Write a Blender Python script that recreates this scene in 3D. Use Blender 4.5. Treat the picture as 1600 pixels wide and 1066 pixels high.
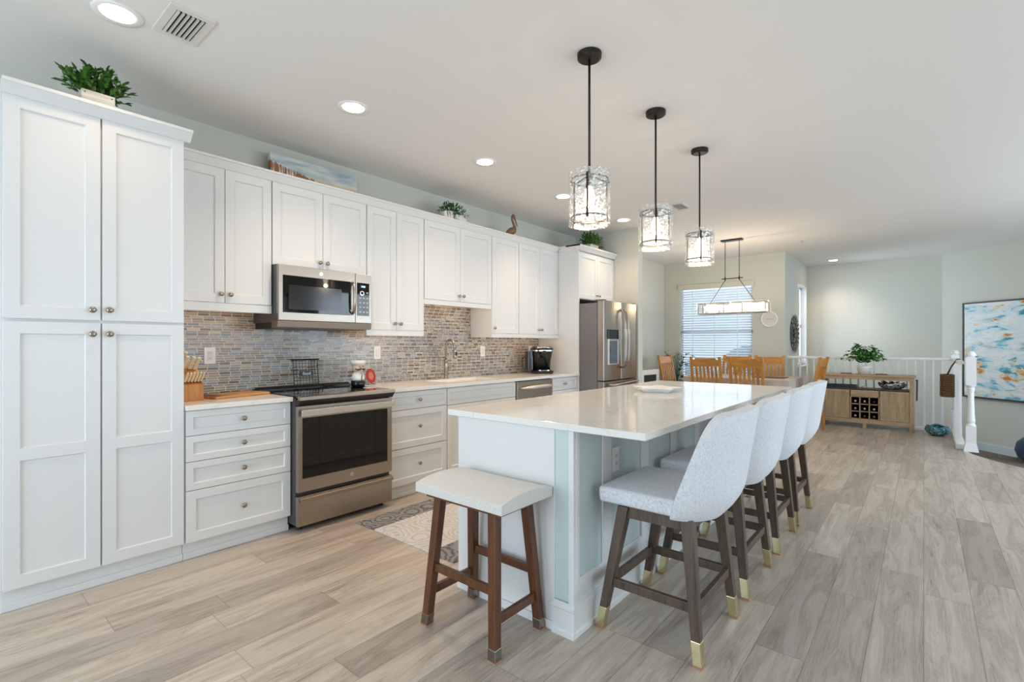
import bpy, bmesh, math, random
from mathutils import Vector, Matrix
R = math.radians
PI = math.pi
random.seed(7)
for o in list(bpy.data.objects):
    bpy.data.objects.remove(o)
SC = bpy.context.scene
COL = SC.collection

# ------------------------------------------------------------------ camera
cam_d = bpy.data.cameras.new('camera')
cam = bpy.data.objects.new('camera', cam_d)
COL.objects.link(cam)
cam.location = (0, 0, 1.272)
cam.rotation_euler = (R(90), 0, R(39.918 - 90))
cam_d.sensor_width = 36
cam_d.lens = 36 * 768.89 / 1600
cam_d.shift_y = 4.88 / 1600
cam_d.clip_start = 0.05
SC.camera = cam

# ------------------------------------------------------------------ colour management
SC.view_settings.view_transform = 'Standard'
SC.view_settings.look = 'None'
SC.view_settings.gamma = 1
SC.view_settings.use_curve_mapping = False
SC.view_settings.exposure = 0.05

# ------------------------------------------------------------------ world: hazy bright sky
W = bpy.data.worlds.new('sky')
SC.world = W
W.use_nodes = True
bg = W.node_tree.nodes['Background']
bg.inputs['Color'].default_value = (0.80, 0.90, 1.0, 1)
bg.inputs['Strength'].default_value = 1.25

# ------------------------------------------------------------------ daylight through the windows of the room, plus an added stair-side fill
def area_light(name, loc, rot, sx, sy, power, color):
    d = bpy.data.lights.new(name, 'AREA')
    d.shape = 'RECTANGLE'
    d.size, d.size_y = sx, sy
    d.energy = power
    d.color = color
    o = bpy.data.objects.new(name, d)
    COL.objects.link(o)
    o.location = loc
    o.rotation_euler = rot
    return o
DAY = (0.71, 0.855, 1.0)
area_light('daylight_front_window', (-2.35, 1.75, 1.35), (R(90), 0, R(-90)), 3.4, 2.1, 88, DAY)
area_light('daylight_right_window', (2.6, -3.25, 1.15), (R(-90), 0, R(180)), 5.0, 1.6, 76, DAY)
area_light('added_stair_fill', (6.9, -3.25, 1.5), (R(-90), 0, R(180)), 2.6, 1.9, 95, DAY)  # unseen fill light added to brighten the dining area, stairs and far wall
area_light('daylight_dining_window', (9.62, 2.95, 1.6), (R(90), 0, R(90)), 1.6, 2.0, 42, DAY)
area_light('daylight_side_window', (10.86, 2.05, 1.65), (R(90), 0, R(180)), 0.85, 1.6, 40, DAY)

# ------------------------------------------------------------------ helpers: colour and materials
def lin(c):
    def f(v):
        v /= 255
        return v / 12.92 if v <= 0.04045 else ((v + 0.055) / 1.055) ** 2.4
    return (f(c[0]), f(c[1]), f(c[2]), 1)

class NT:
    """small wrapper to write node graphs compactly"""
    def __init__(s, name):
        s.m = bpy.data.materials.new(name)
        s.m.use_nodes = True
        s.t = s.m.node_tree
        s.b = s.t.nodes['Principled BSDF']
        s.out = s.t.nodes['Material Output']
    def n(s, typ, **kw):
        nd = s.t.nodes.new(typ)
        for k, v in kw.items():
            setattr(nd, k, v)
        return nd
    def put(s, sock, v):
        if isinstance(v, bpy.types.NodeSocket):
            s.t.links.new(v, sock)
        elif v is not None:
            sock.default_value = v
    def math(s, op, a, b=None, c=None):
        nd = s.n('ShaderNodeMath', operation=op)
        s.put(nd.inputs[0], a)
        if b is not None: s.put(nd.inputs[1], b)
        if c is not None: s.put(nd.inputs[2], c)
        return nd.outputs[0]
    def obj(s):
        return s.n('ShaderNodeTexCoord').outputs['Object']
    def gen(s):
        return s.n('ShaderNodeTexCoord').outputs['Generated']
    def sep(s, v):
        nd = s.n('ShaderNodeSeparateXYZ'); s.put(nd.inputs[0], v)
        return nd.outputs[0], nd.outputs[1], nd.outputs[2]
    def comb(s, x=0.0, y=0.0, z=0.0):
        nd = s.n('ShaderNodeCombineXYZ')
        for i, v in enumerate((x, y, z)): s.put(nd.inputs[i], v)
        return nd.outputs[0]
    def scale(s, v, sc):
        nd = s.n('ShaderNodeMapping'); s.put(nd.inputs[0], v)
        nd.inputs['Scale'].default_value = sc
        return nd.outputs[0]
    def noise(s, v, scale, detail=3.0, rough=0.5, dist=0.0, col=False):
        nd = s.n('ShaderNodeTexNoise'); s.put(nd.inputs['Vector'], v)
        nd.inputs['Scale'].default_value = scale
        nd.inputs['Detail'].default_value = detail
        nd.inputs['Roughness'].default_value = rough
        nd.inputs['Distortion'].default_value = dist
        return nd.outputs['Color' if col else 'Fac']
    def ramp(s, f, stops, interp='LINEAR'):
        nd = s.n('ShaderNodeValToRGB'); s.put(nd.inputs[0], f)
        cr = nd.color_ramp; cr.interpolation = interp
        while len(cr.elements) < len(stops): cr.elements.new(0.5)
        for e, (p, c) in zip(cr.elements, stops):
            e.position = p; e.color = c
        return nd.outputs[0]
    def mix(s, f, a, b, mode='MIX'):
        nd = s.n('ShaderNodeMix', data_type='RGBA', blend_type=mode)
        s.put(nd.inputs[0], f); s.put(nd.inputs[6], a); s.put(nd.inputs[7], b)
        return nd.outputs[2]
    def white(s, v):
        nd = s.n('ShaderNodeTexWhiteNoise'); s.put(nd.inputs['Vector'], v)
        return nd.outputs['Value']
    def bump(s, h, strength=0.2, dist=0.01):
        nd = s.n('ShaderNodeBump'); s.put(nd.inputs['Height'], h)
        nd.inputs['Strength'].default_value = strength
        nd.inputs['Distance'].default_value = dist
        s.put(s.b.inputs['Normal'], nd.outputs[0])
    def set(s, **kw):
        for k, v in kw.items():
            s.put(s.b.inputs[k.replace('_', ' ')], v)
        return s

_M = {}
def mat(name, c, rough=0.5, metal=0.0, var=0.03, coat=0.0):
    """principled paint / plastic / metal with a slight procedural variation"""
    if name in _M: return _M[name]
    t = NT(name)
    n = t.noise(t.obj(), 6.0, 2.0)
    a = lin(c); k = 1 - var
    b = (a[0] * k, a[1] * k, a[2] * k, 1)
    t.set(Base_Color=t.mix(n, a, b), Roughness=rough, Metallic=metal)
    if coat: t.b.inputs['Coat Weight'].default_value = coat
    _M[name] = t.m
    return t.m

def emis(name, c, strength):
    if name in _M: return _M[name]
    t = NT(name)
    t.set(Base_Color=lin(c), Emission_Color=lin(c), Emission_Strength=strength)
    _M[name] = t.m
    return t.m

def wood(name, c1, c2, rough=0.45, axis='z', scale=1.0):
    if name in _M: return _M[name]
    t = NT(name)
    s = {'x': (1.5, 14, 14), 'y': (14, 1.5, 14), 'z': (14, 14, 1.5)}[axis]
    v = t.scale(t.obj(), tuple(q * scale for q in s))
    f = t.noise(v, 2.2, 5.0, 0.6, 0.6)
    f2 = t.noise(t.scale(t.obj(), tuple(q * scale * 4 for q in s)), 3.0, 2.0)
    g = t.math('ADD', t.math('MULTIPLY', f, 0.75), t.math('MULTIPLY', f2, 0.25))
    t.set(Base_Color=t.ramp(g, [(0.30, lin(c2)), (0.62, lin(c1))]), Roughness=rough)
    t.bump(f2, 0.08, 0.002)
    _M[name] = t.m
    return t.m

def fabric(name, c1, c2, scale=260.0, rough=0.9):
    if name in _M: return _M[name]
    t = NT(name)
    x, y, z = t.sep(t.obj())
    a = t.noise(t.scale(t.obj(), (scale * 2.2, scale * .35, scale * .35)), 1.0, 1.0)
    b = t.noise(t.scale(t.obj(), (scale * .35, scale * 1.5, scale * 2.2)), 1.0, 1.0)
    g = t.math('MULTIPLY', t.math('ADD', a, b), 0.5)
    t.set(Base_Color=t.ramp(g, [(0.36, lin(c2)), (0.62, lin(c1))]), Roughness=rough)
    t.b.inputs['Sheen Weight'].default_value = 0.15
    t.bump(g, 0.35, 0.003)
    _M[name] = t.m
    return t.m

def mat_floor():
    t = NT('plank_floor')
    x, y, z = t.sep(t.obj())
    PW, PL = 0.183, 1.22
    ry = t.math('DIVIDE', y, PW)
    row = t.math('FLOOR', ry)
    fy = t.math('FRACT', ry)
    off = t.white(t.comb(row, 3.3, 1.7))
    rx = t.math('ADD', t.math('DIVIDE', x, PL), t.math('MULTIPLY', off, 7.0))
    col = t.math('FLOOR', rx)
    fx = t.math('FRACT', rx)
    rnd = t.white(t.comb(row, col, 0.5))
    rnd2 = t.white(t.comb(row, col, 9.5))
    v = t.comb(t.math('ADD', t.math('MULTIPLY', x, 0.9), t.math('MULTIPLY', rnd, 40.0)),
               t.math('ADD', t.math('MULTIPLY', y, 7.0), t.math('MULTIPLY', rnd2, 40.0)), 0.0)
    g1 = t.noise(v, 1.6, 6.0, 0.62, 1.2)
    g2 = t.noise(t.scale(v, (2.5, 9, 1)), 2.0, 3.0, 0.6)
    cath = t.math('FRACT', t.math('MULTIPLY', g1, 7.0))
    g = t.math('ADD', t.math('MULTIPLY', g1, 0.66), t.math('ADD', t.math('MULTIPLY', g2, 0.26), t.math('MULTIPLY', cath, 0.08)))
    base = t.ramp(g, [(0.30, lin((140, 126, 113))), (0.47, lin((187, 173, 158))), (0.66, lin((210, 198, 184)))])
    tone = t.ramp(rnd, [(0.0, (0.74, 0.73, 0.73, 1)), (0.5, (0.96, 0.95, 0.94, 1)), (1.0, (1.06, 1.05, 1.03, 1))])
    c = t.mix(1.0, base, tone, 'MULTIPLY')
    ey = t.math('MINIMUM', fy, t.math('SUBTRACT', 1.0, fy))
    ex = t.math('MINIMUM', fx, t.math('SUBTRACT', 1.0, fx))
    gy = t.math('LESS_THAN', ey, 0.009)
    gx = t.math('LESS_THAN', ex, 0.0013)
    gap = t.math('MAXIMUM', gy, gx)
    c = t.mix(t.math('MULTIPLY', gap, 0.5), c, lin((95, 84, 74)))
    t.set(Base_Color=c, Roughness=t.math('ADD', 0.27, t.math('MULTIPLY', g2, 0.16)))
    t.bump(t.math('SUBTRACT', g2, t.math('MULTIPLY', gap, 1.5)), 0.10, 0.003)
    return t.m

def mat_tile():
    t = NT('mosaic_tile')
    x, y, z = t.sep(t.obj())
    P = 0.0350
    rz = t.math('DIVIDE', z, P)
    pair = t.math('FLOOR', rz)
    fz = t.math('FRACT', rz)
    thin = t.math('GREATER_THAN', fz, 0.62)
    rowid = t.math('ADD', t.math('MULTIPLY', pair, 2.0), thin)
    off = t.white(t.comb(rowid, 1.1, 4.4))
    rx = t.math('ADD', t.math('DIVIDE', x, 0.074), off)
    fx = t.math('FRACT', rx)
    cid = t.math('FLOOR', rx)
    rnd = t.white(t.comb(cid, rowid, 2.0))
    tall_m = t.math('MULTIPLY', t.math('GREATER_THAN', fz, 0.06), t.math('LESS_THAN', fz, 0.56))
    thin_m = t.math('MULTIPLY', t.math('GREATER_THAN', fz, 0.68), t.math('LESS_THAN', fz, 0.94))
    inz = t.math('MAXIMUM', tall_m, thin_m)
    inx = t.math('GREATER_THAN', fx, 0.065)
    brick = t.math('MULTIPLY', inz, inx)
    pal = [(118, 98, 84), (142, 124, 110), (150, 146, 142), (120, 128, 136), (166, 172, 176), (104, 92, 84), (176, 160, 140), (132, 142, 150), (150, 130, 108), (196, 186, 166)]
    st = [(i / len(pal), lin([q * .9 for q in c])) for i, c in enumerate(pal)]
    c = t.ramp(rnd, st, 'CONSTANT')
    streak = t.noise(t.scale(t.obj(), (30, 1, 260)), 1.0, 2.0)
    c = t.mix(t.math('MULTIPLY', streak, 0.14), c, lin((205, 200, 190)))
    c = t.mix(brick, lin((226, 218, 206)), c)
    t.set(Base_Color=c, Roughness=t.math('SUBTRACT', 0.65, t.math('MULTIPLY', brick, 0.47)))
    t.bump(brick, 0.35, 0.002)
    return t.m

def mat_quartz():
    t = NT('white_quartz')
    n = t.noise(t.obj(), 1.6, 6.0, 0.6, 1.4)
    v = t.math('ABSOLUTE', t.math('SUBTRACT', n, 0.5))
    f = t.ramp(v, [(0.0, (1, 1, 1, 1)), (0.018, (0, 0, 0, 1))])
    fade = t.noise(t.obj(), 2.3, 2.0)
    c = t.mix(t.math('MULTIPLY', t.math('MULTIPLY', f, fade), 0.55), lin((238, 234, 228)), lin((188, 184, 182)))
    t.set(Base_Color=c, Roughness=0.09)
    return t.m

def mat_steel(name='brushed_steel', c=(168, 158, 146), rough=0.28, axis='x'):
    if name in _M: return _M[name]
    t = NT(name)
    s = {'x': (1, 300, 300), 'z': (300, 300, 1)}[axis]
    n = t.noise(t.scale(t.obj(), s), 1.0, 2.0)
    t.set(Base_Color=lin(c), Metallic=1.0, Roughness=t.math('ADD', rough, t.math('MULTIPLY', n, 0.12)))
    t.bump(n, 0.03, 0.001)
    _M[name] = t.m
    return t.m

def mat_seeded_glass():
    """clear hammered glass: see-through with reflecting seeds and ripples"""
    t = NT('hammered_glass')
    vo = t.n('ShaderNodeTexVoronoi'); t.put(vo.inputs['Vector'], t.obj())
    vo.inputs['Scale'].default_value = 62
    n = t.noise(t.obj(), 38, 3.0, 0.6, 1.0)
    h = t.math('ADD', vo.outputs['Distance'], n)
    bmp = t.n('ShaderNodeBump'); bmp.inputs['Strength'].default_value = 0.8; bmp.inputs['Distance'].default_value = 0.01
    t.put(bmp.inputs['Height'], h)
    tr = t.n('ShaderNodeBsdfTransparent'); tr.inputs[0].default_value = (0.95, 0.96, 0.96, 1)
    gl = t.n('ShaderNodeBsdfGlossy'); gl.inputs['Roughness'].default_value = 0.08
    gl.inputs['Color'].default_value = (.95, .95, .95, 1)
    t.put(gl.inputs['Normal'], bmp.outputs[0])
    df = t.n('ShaderNodeBsdfTranslucent'); df.inputs['Color'].default_value = (0.95, 0.95, 0.95, 1)
    m2 = t.n('ShaderNodeMixShader'); t.put(m2.inputs[0], 0.035); t.put(m2.inputs[1], gl.outputs[0]); t.put(m2.inputs[2], df.outputs[0])
    fac = t.ramp(vo.outputs['Distance'], [(0.0, (0.46, 0.46, 0.46, 1)), (0.25, (0.10, 0.10, 0.10, 1)), (0.5, (0.15, 0.15, 0.15, 1)), (0.75, (0.36, 0.36, 0.36, 1))])
    ms = t.n('ShaderNodeMixShader'); t.put(ms.inputs[0], fac); t.put(ms.inputs[1], tr.outputs[0]); t.put(ms.inputs[2], m2.outputs[0])
    t.t.links.new(ms.outputs[0], t.out.inputs[0])
    return t.m

def mat_pane():
    t = NT('window_glass')
    tr = t.n('ShaderNodeBsdfTransparent'); tr.inputs[0].default_value = (0.95, 0.98, 1, 1)
    gl = t.n('ShaderNodeBsdfGlossy'); gl.inputs['Roughness'].default_value = 0.02
    fr = t.n('ShaderNodeFresnel')
    ms = t.n('ShaderNodeMixShader'); t.put(ms.inputs[0], fr.outputs[0]); t.put(ms.inputs[1], tr.outputs[0]); t.put(ms.inputs[2], gl.outputs[0])
    t.t.links.new(ms.outputs[0], t.out.inputs[0])
    return t.m

def mat_slat():
    t = NT('blind_slat_white')
    df = t.n('ShaderNodeBsdfDiffuse'); df.inputs[0].default_value = (.84, .86, .88, 1)
    tl = t.n('ShaderNodeBsdfTranslucent'); tl.inputs[0].default_value = (.84, .87, .9, 1)
    ms = t.n('ShaderNodeMixShader'); t.put(ms.inputs[0], .4); t.put(ms.inputs[1], df.outputs[0]); t.put(ms.inputs[2], tl.outputs[0])
    t.t.links.new(ms.outputs[0], t.out.inputs[0])
    return t.m

def mat_rug():
    t = NT('paisley_rug')
    x, y, z = t.sep(t.obj())
    v = t.n('ShaderNodeTexVoronoi'); t.put(v.inputs['Vector'], t.obj()); v.inputs['Scale'].default_value = 5.5
    w = t.noise(t.obj(), 14, 3.0, 0.6, 1.0)
    d = t.math('ADD', t.math('MULTIPLY', v.outputs['Distance'], 1.0), t.math('MULTIPLY', w, 0.25))
    ring = t.math('ABSOLUTE', t.math('SUBTRACT', t.math('FRACT', t.math('MULTIPLY', d, 6.0)), 0.5))
    dark = t.ramp(ring, [(0.08, lin((92, 90, 90))), (0.30, lin((142, 140, 138)))])
    light = t.ramp(ring, [(0.05, lin((182, 178, 176))), (0.25, lin((208, 203, 199)))])
    ay = t.math('ABSOLUTE', y)
    c = t.mix(t.math('GREATER_THAN', ay, 0.285), light, dark)
    f = t.noise(t.obj(), 300, 1.0)
    t.set(Base_Color=c, Roughness=0.95)
    t.bump(f, 0.3, 0.003)
    return t.m

def mat_abstract():
    t = NT('abstract_paint')
    g = t.obj()
    a = t.noise(t.scale(g, (2.7, 2.7, 8.0)), 1.0, 4.0, 0.6, 0.5)
    b = t.noise(t.scale(g, (2.4, 2.4, 5.5)), 1.1, 4.0, 0.55, 0.4)
    c0 = t.ramp(a, [(0.33, lin((70, 120, 146))), (0.405, lin((112, 184, 202))), (0.45, lin((206, 222, 226))), (0.60, lin((238, 236, 230))), (0.66, lin((204, 222, 228)))])
    o = t.ramp(b, [(0.33, lin((192, 120, 70))), (0.375, lin((222, 188, 132))), (0.415, lin((232, 222, 200)))])
    m = t.math('LESS_THAN', b, 0.41)
    c = t.mix(m, c0, o)
    t.set(Base_Color=c, Roughness=0.6)
    return t.m

def mat_beach():
    t = NT('beach_canvas')
    x, y, z = t.sep(t.obj())
    s = t.noise(t.scale(t.obj(), (3, 1, 22)), 1.0, 3.0)
    sky = t.ramp(s, [(0.35, lin((148, 168, 178))), (0.6, lin((206, 212, 206)))])
    sand = t.ramp(s, [(0.35, lin((198, 176, 140))), (0.65, lin((222, 206, 176)))])
    hor = t.math('GREATER_THAN', t.math('ADD', z, t.math('MULTIPLY', s, 0.03)), 0.125)
    c = t.mix(hor, sand, sky)
    gr = t.noise(t.scale(t.obj(), (70, 1, 6)), 1.0, 4.0, 0.6, 0.6)
    hgt = t.math('SUBTRACT', 0.16, t.math('MULTIPLY', t.math('ADD', x, 0.37), 0.20))
    hgt = t.math('ADD', hgt, t.math('MULTIPLY', t.math('SUBTRACT', gr, 0.5), 0.10))
    m = t.math('MULTIPLY', t.math('LESS_THAN', z, hgt), t.math('GREATER_THAN', gr, 0.46))
    c = t.mix(m, c, lin((146, 96, 58)))
    t.set(Base_Color=c, Roughness=0.7)
    return t.m

def mat_stripe_cloth():
    t = NT('striped_tablecloth')
    x, y, z = t.sep(t.obj())
    s = t.math('FRACT', t.math('MULTIPLY', x, 9.0))
    c = t.ramp(s, [(0.0, lin((196, 184, 172))), (0.30, lin((150, 134, 126))), (0.38, lin((206, 196, 186))), (0.62, lin((128, 116, 114))), (0.72, lin((200, 188, 176)))], 'CONSTANT')
    t.set(Base_Color=c, Roughness=0.9)
    return t.m

def mat_leaf(name, a, b):
    if name in _M: return _M[name]
    t = NT(name)
    n = t.noise(t.obj(), 45, 2.0)
    t.set(Base_Color=t.ramp(n, [(0.35, lin(a)), (0.68, lin(b))]), Roughness=0.45)
    t.b.inputs['Transmission Weight'].default_value = 0.0
    _M[name] = t.m
    return t.m

def mat_carpet():
    t = NT('carpet_pile')
    n = t.noise(t.obj(), 70, 3.0, 0.7)
    t.set(Base_Color=t.ramp(n, [(0.35, lin((92, 78, 68))), (0.65, lin((150, 134, 120)))]), Roughness=1.0)
    t.bump(n, 0.8, 0.02)
    return t.m

WHITE = mat('cabinet_white', (226, 226, 224), 0.38, var=0.01)
TRIMW = mat('trim_white', (238, 239, 240), 0.4, var=0.01)
SAGE = mat('sage_paint', (206, 206, 195), 0.75, var=0.015)
TEAL = mat('pale_teal_paint', (200, 213, 211), 0.6, var=0.015)
CEIL = mat('ceiling_paint', (232, 229, 224), 0.9, var=0.01)
STEEL = mat_steel()
STEELV = mat_steel('brushed_steel_upright', (172, 164, 154), 0.25, 'z')
NICKEL = mat('brushed_nickel', (170, 160, 148), 0.25, 1.0)
CHROME = mat('chrome', (225, 225, 225), 0.08, 1.0)
BLACKGL = mat('black_glass', (10, 10, 11), 0.03, var=0.0)
BLACK = mat('black_plastic', (22, 22, 23), 0.35)
DKGREY = mat('dark_grey_metal', (78, 76, 76), 0.45, 0.3)
GREYSIDE = mat('grey_appliance_side', (128, 124, 124), 0.45, 0.4)
IRON = mat('dark_bronze_iron', (58, 52, 48), 0.45, 0.8)
QUARTZ = mat_quartz()
FLOOR = mat_floor()
TILE = mat_tile()
GLASSH = mat_seeded_glass()
PANE = mat_pane()
OAK = wood('honey_oak', (208, 146, 70), (160, 98, 40), 0.4, 'z')
OAKX = wood('honey_oak_across', (208, 146, 70), (164, 102, 42), 0.4, 'x')
PALEOAK = wood('pale_oak', (190, 166, 132), (150, 124, 92), 0.5, 'z')
PALEOAKX = wood('pale_oak_across', (190, 166, 132), (154, 128, 96), 0.5, 'y')
WALNUT = wood('red_brown_walnut', (104, 62, 34), (62, 34, 18), 0.3, 'z')
DKWOOD = wood('dark_grey_brown_wood', (96, 78, 64), (58, 45, 37), 0.4, 'z')
BRASS = mat('champagne_brass', (222, 210, 168), 0.22, 1.0)
PEWTER = mat('pewter', (150, 142, 134), 0.25, 1.0)
FELT = mat('tan_felt', (170, 130, 100), 0.95)
STOOLFAB = fabric('heather_grey_fabric', (234, 235, 236), (196, 200, 204))
LINEN = fabric('cream_linen', (226, 222, 216), (204, 199, 192), 380)
CERAM = mat('white_ceramic', (240, 240, 238), 0.15, var=0.0)
PLASTW = mat('white_plastic', (240, 239, 236), 0.35, var=0.0)
BAMBOO = wood('bamboo', (206, 140, 66), (168, 100, 40), 0.4, 'z')
BOARDW = wood('maple_board', (204, 152, 96), (150, 96, 52), 0.45, 'x')
HANDLE = wood('pale_handle', (238, 224, 196), (214, 194, 158), 0.5, 'z')
WHITEWASH = wood('whitewashed_wood', (230, 224, 214), (188, 176, 160), 0.7, 'x')
LEAF1 = mat_leaf('leaf_green', (24, 62, 20), (84, 136, 42))
LEAF2 = mat_leaf('boxwood_green', (20, 58, 22), (60, 112, 40))
LEAF3 = mat_leaf('fern_green', (26, 84, 26), (88, 156, 60))
LEAF4 = mat_leaf('palm_green', (36, 66, 54), (82, 118, 96))

# ------------------------------------------------------------------ helpers: geometry
class MB:
    def __init__(s):
        s.b = bmesh.new()
    def box(s, x0, x1, y0, y1, z0, z1):
        v = [s.b.verts.new((x, y, z)) for z in (z0, z1) for y in (y0, y1) for x in (x0, x1)]
        for f in ((0, 2, 3, 1), (4, 5, 7, 6), (0, 1, 5, 4), (2, 6, 7, 3), (0, 4, 6, 2), (1, 3, 7, 5)):
            s.b.faces.new([v[i] for i in f])
        return s
    def hexa(s, bot, top):
        """bot, top: 4 points each, same winding (ccw from above)"""
        a = [s.b.verts.new(p) for p in bot]; c = [s.b.verts.new(p) for p in top]
        s.b.faces.new(a[::-1]); s.b.faces.new(c)
        for i in range(4):
            j = (i + 1) % 4
            s.b.faces.new((a[i], a[j], c[j], c[i]))
        return s
    def leg(s, p0, p1, w0, w1, d0=None, d1=None):
        """tapered square bar from p0 (foot) to p1 (top), near vertical"""
        d0 = d0 or w0; d1 = d1 or w1
        q = lambda p, w, d: [(p[0] - w / 2, p[1] - d / 2, p[2]), (p[0] + w / 2, p[1] - d / 2, p[2]), (p[0] + w / 2, p[1] + d / 2, p[2]), (p[0] - w / 2, p[1] + d / 2, p[2])]
        return s.hexa(q(p0, w0, d0), q(p1, w1, d1))
    def prism(s, poly, h, plane='xy', base=0.0):
        """extrude polygon (2D) by h along the remaining axis"""
        def P(a, b, c):
            return {'xy': (a, b, c), 'xz': (a, c, b), 'yz': (c, a, b)}[plane]
        a = [s.b.verts.new(P(p[0], p[1], base)) for p in poly]
        c = [s.b.verts.new(P(p[0], p[1], base + h)) for p in poly]
        s.b.faces.new(a[::-1]); s.b.faces.new(c)
        n = len(poly)
        for i in range(n):
            j = (i + 1) % n
            s.b.faces.new((a[i], a[j], c[j], c[i]))
        return s
    def tube(s, pts, r, seg=10, closed=False, cap=True):
        pts = [Vector(p) for p in pts]
        rs = r if isinstance(r, (list, tuple)) else [r] * len(pts)
        rings = []; n = len(pts)
        up = None
        for i, p in enumerate(pts):
            if closed: d = pts[(i + 1) % n] - pts[i - 1]
            else: d = pts[min(i + 1, n - 1)] - pts[max(i - 1, 0)]
            d.normalize()
            if up is None:
                up = Vector((0, 0, 1)) if abs(d.z) < 0.9 else Vector((1, 0, 0))
            a = d.cross(up)
            if a.length < 1e-5: a = d.orthogonal()
            a.normalize(); b = a.cross(d); b.normalize(); up = b
            rings.append([s.b.verts.new(p + (a * math.cos(2 * PI * k / seg) + b * math.sin(2 * PI * k / seg)) * rs[i]) for k in range(seg)])
        m = n if closed else n - 1
        for i in range(m):
            r0, r1 = rings[i], rings[(i + 1) % n]
            for k in range(seg):
                s.b.faces.new((r0[k], r0[(k + 1) % seg], r1[(k + 1) % seg], r1[k]))
        if cap and not closed:
            s.b.faces.new(rings[0][::-1]); s.b.faces.new(rings[-1])
        return s
    def lathe(s, prof, c=(0, 0, 0), seg=24, axis='z', a0=0.0, a1=2 * PI, cap=True):
        """prof: (radius, height) pairs"""
        full = abs(a1 - a0 - 2 * PI) < 1e-6
        k = seg if full else seg + 1
        rings = []
        for r, h in prof:
            ring = []
            for i in range(k):
                t = a0 + (a1 - a0) * i / seg
                x, y = r * math.cos(t), r * math.sin(t)
                q = {'z': (x, y, h), 'y': (x, h, y), 'x': (h, x, y)}[axis]
                ring.append(s.b.verts.new((q[0] + c[0], q[1] + c[1], q[2] + c[2])))
            rings.append(ring)
        for a, b in zip(rings, rings[1:]):
            for i in range(k if full else k - 1):
                j = (i + 1) % k
                s.b.faces.new((a[i], a[j], b[j], b[i]))
        if full and cap and prof[0] != prof[-1]:
            if prof[0][0] > 1e-6: s.b.faces.new(rings[0][::-1])
            if prof[-1][0] > 1e-6: s.b.faces.new(rings[-1])
        return s
    def cyl(s, p0, p1, r, seg=16):
        return s.tube([p0, p1], r, seg)
    def ball(s, c, r, sub=2, sc=(1, 1, 1)):
        m = Matrix.Translation(c) @ Matrix.Diagonal((r * sc[0], r * sc[1], r * sc[2], 1))
        bmesh.ops.create_icosphere(s.b, subdivisions=sub, radius=1, matrix=m)
        return s
    def shaker(s, x0, x1, z0, z1, yf, th=0.019, rail=0.058, rec=0.009, splits=()):
        """recessed-panel door or drawer front facing -y, front plane at yf; splits: z of extra rails"""
        zs = [z0 + rail] + [q for sp in splits for q in (sp - rail / 2, sp + rail / 2)] + [z1 - rail]
        xa, xb = x0 + rail, x1 - rail
        yb = yf + th
        V = lambda x, y, z: s.b.verts.new((x, y, z))
        F = lambda *v: s.b.faces.new(v)
        # frame front split into strips around each panel
        def quad(xa_, xb_, za_, zb_, y):
            F(V(xa_, y, za_), V(xb_, y, za_), V(xb_, y, zb_), V(xa_, y, zb_))
        quad(x0, xa, z0, z1, yf); quad(xb, x1, z0, z1, yf)
        quad(xa, xb, z0, zs[0], yf); quad(xa, xb, zs[-1], z1, yf)
        for i in range(1, len(zs) - 1, 2): quad(xa, xb, zs[i], zs[i + 1], yf)
        e = 0.004
        for i in range(0, len(zs), 2):
            za, zb = zs[i], zs[i + 1]
            o = [(xa, yf, za), (xb, yf, za), (xb, yf, zb), (xa, yf, zb)]
            n = [(xa + e, yf + rec, za + e), (xb - e, yf + rec, za + e), (xb - e, yf + rec, zb - e), (xa + e, yf + rec, zb - e)]
            for k in range(4):
                j = (k + 1) % 4
                F(V(*o[k]), V(*o[j]), V(*n[j]), V(*n[k]))
            F(*[V(*q) for q in n])
        F(V(x0, yb, z0), V(x0, yb, z1), V(x1, yb, z1), V(x1, yb, z0))
        F(V(x0, yf, z0), V(x0, yf, z1), V(x0, yb, z1), V(x0, yb, z0))
        F(V(x1, yf, z0), V(x1, yb, z0), V(x1, yb, z1), V(x1, yf, z1))
        F(V(x0, yf, z1), V(x1, yf, z1), V(x1, yb, z1), V(x0, yb, z1))
        F(V(x0, yf, z0), V(x0, yb, z0), V(x1, yb, z0), V(x1, yf, z0))
        bmesh.ops.remove_doubles(s.b, verts=s.b.verts, dist=1e-5)
        return s
    def grid(s, P, nu, nv, close_u=False):
        """P(i,j) -> point; quads between"""
        v = [[s.b.verts.new(P(i, j)) for j in range(nv)] for i in range(nu)]
        for i in range(nu if close_u else nu - 1):
            for j in range(nv - 1):
                a = v[i]; b = v[(i + 1) % nu]
                s.b.faces.new((a[j], b[j], b[j + 1], a[j + 1]))
        return s
    def build(s, name, m, parent=None, off=None, smooth=False, bevel=0.0, sub=0, solid=0.0, seg=2, loc=None, fix=True):
        if fix: bmesh.ops.recalc_face_normals(s.b, faces=s.b.faces)
        if off is not None:
            bmesh.ops.translate(s.b, verts=s.b.verts, vec=-Vector(off))
        me = bpy.data.meshes.new(name)
        s.b.to_mesh(me); s.b.free()
        o = bpy.data.objects.new(name, me)
        COL.objects.link(o)
        me.materials.append(m)
        if smooth:
            for p in me.polygons: p.use_smooth = True
        if parent: o.parent = parent
        if loc is not None: o.location = loc
        if solid:
            md = o.modifiers.new('thick', 'SOLIDIFY'); md.thickness = solid; md.offset = 0
        if bevel:
            md = o.modifiers.new('edge', 'BEVEL'); md.width = bevel; md.segments = seg; md.limit_method = 'ANGLE'; md.angle_limit = R(40)
        if sub:
            md = o.modifiers.new('round', 'SUBSURF'); md.levels = sub; md.render_levels = sub
        return o

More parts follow.
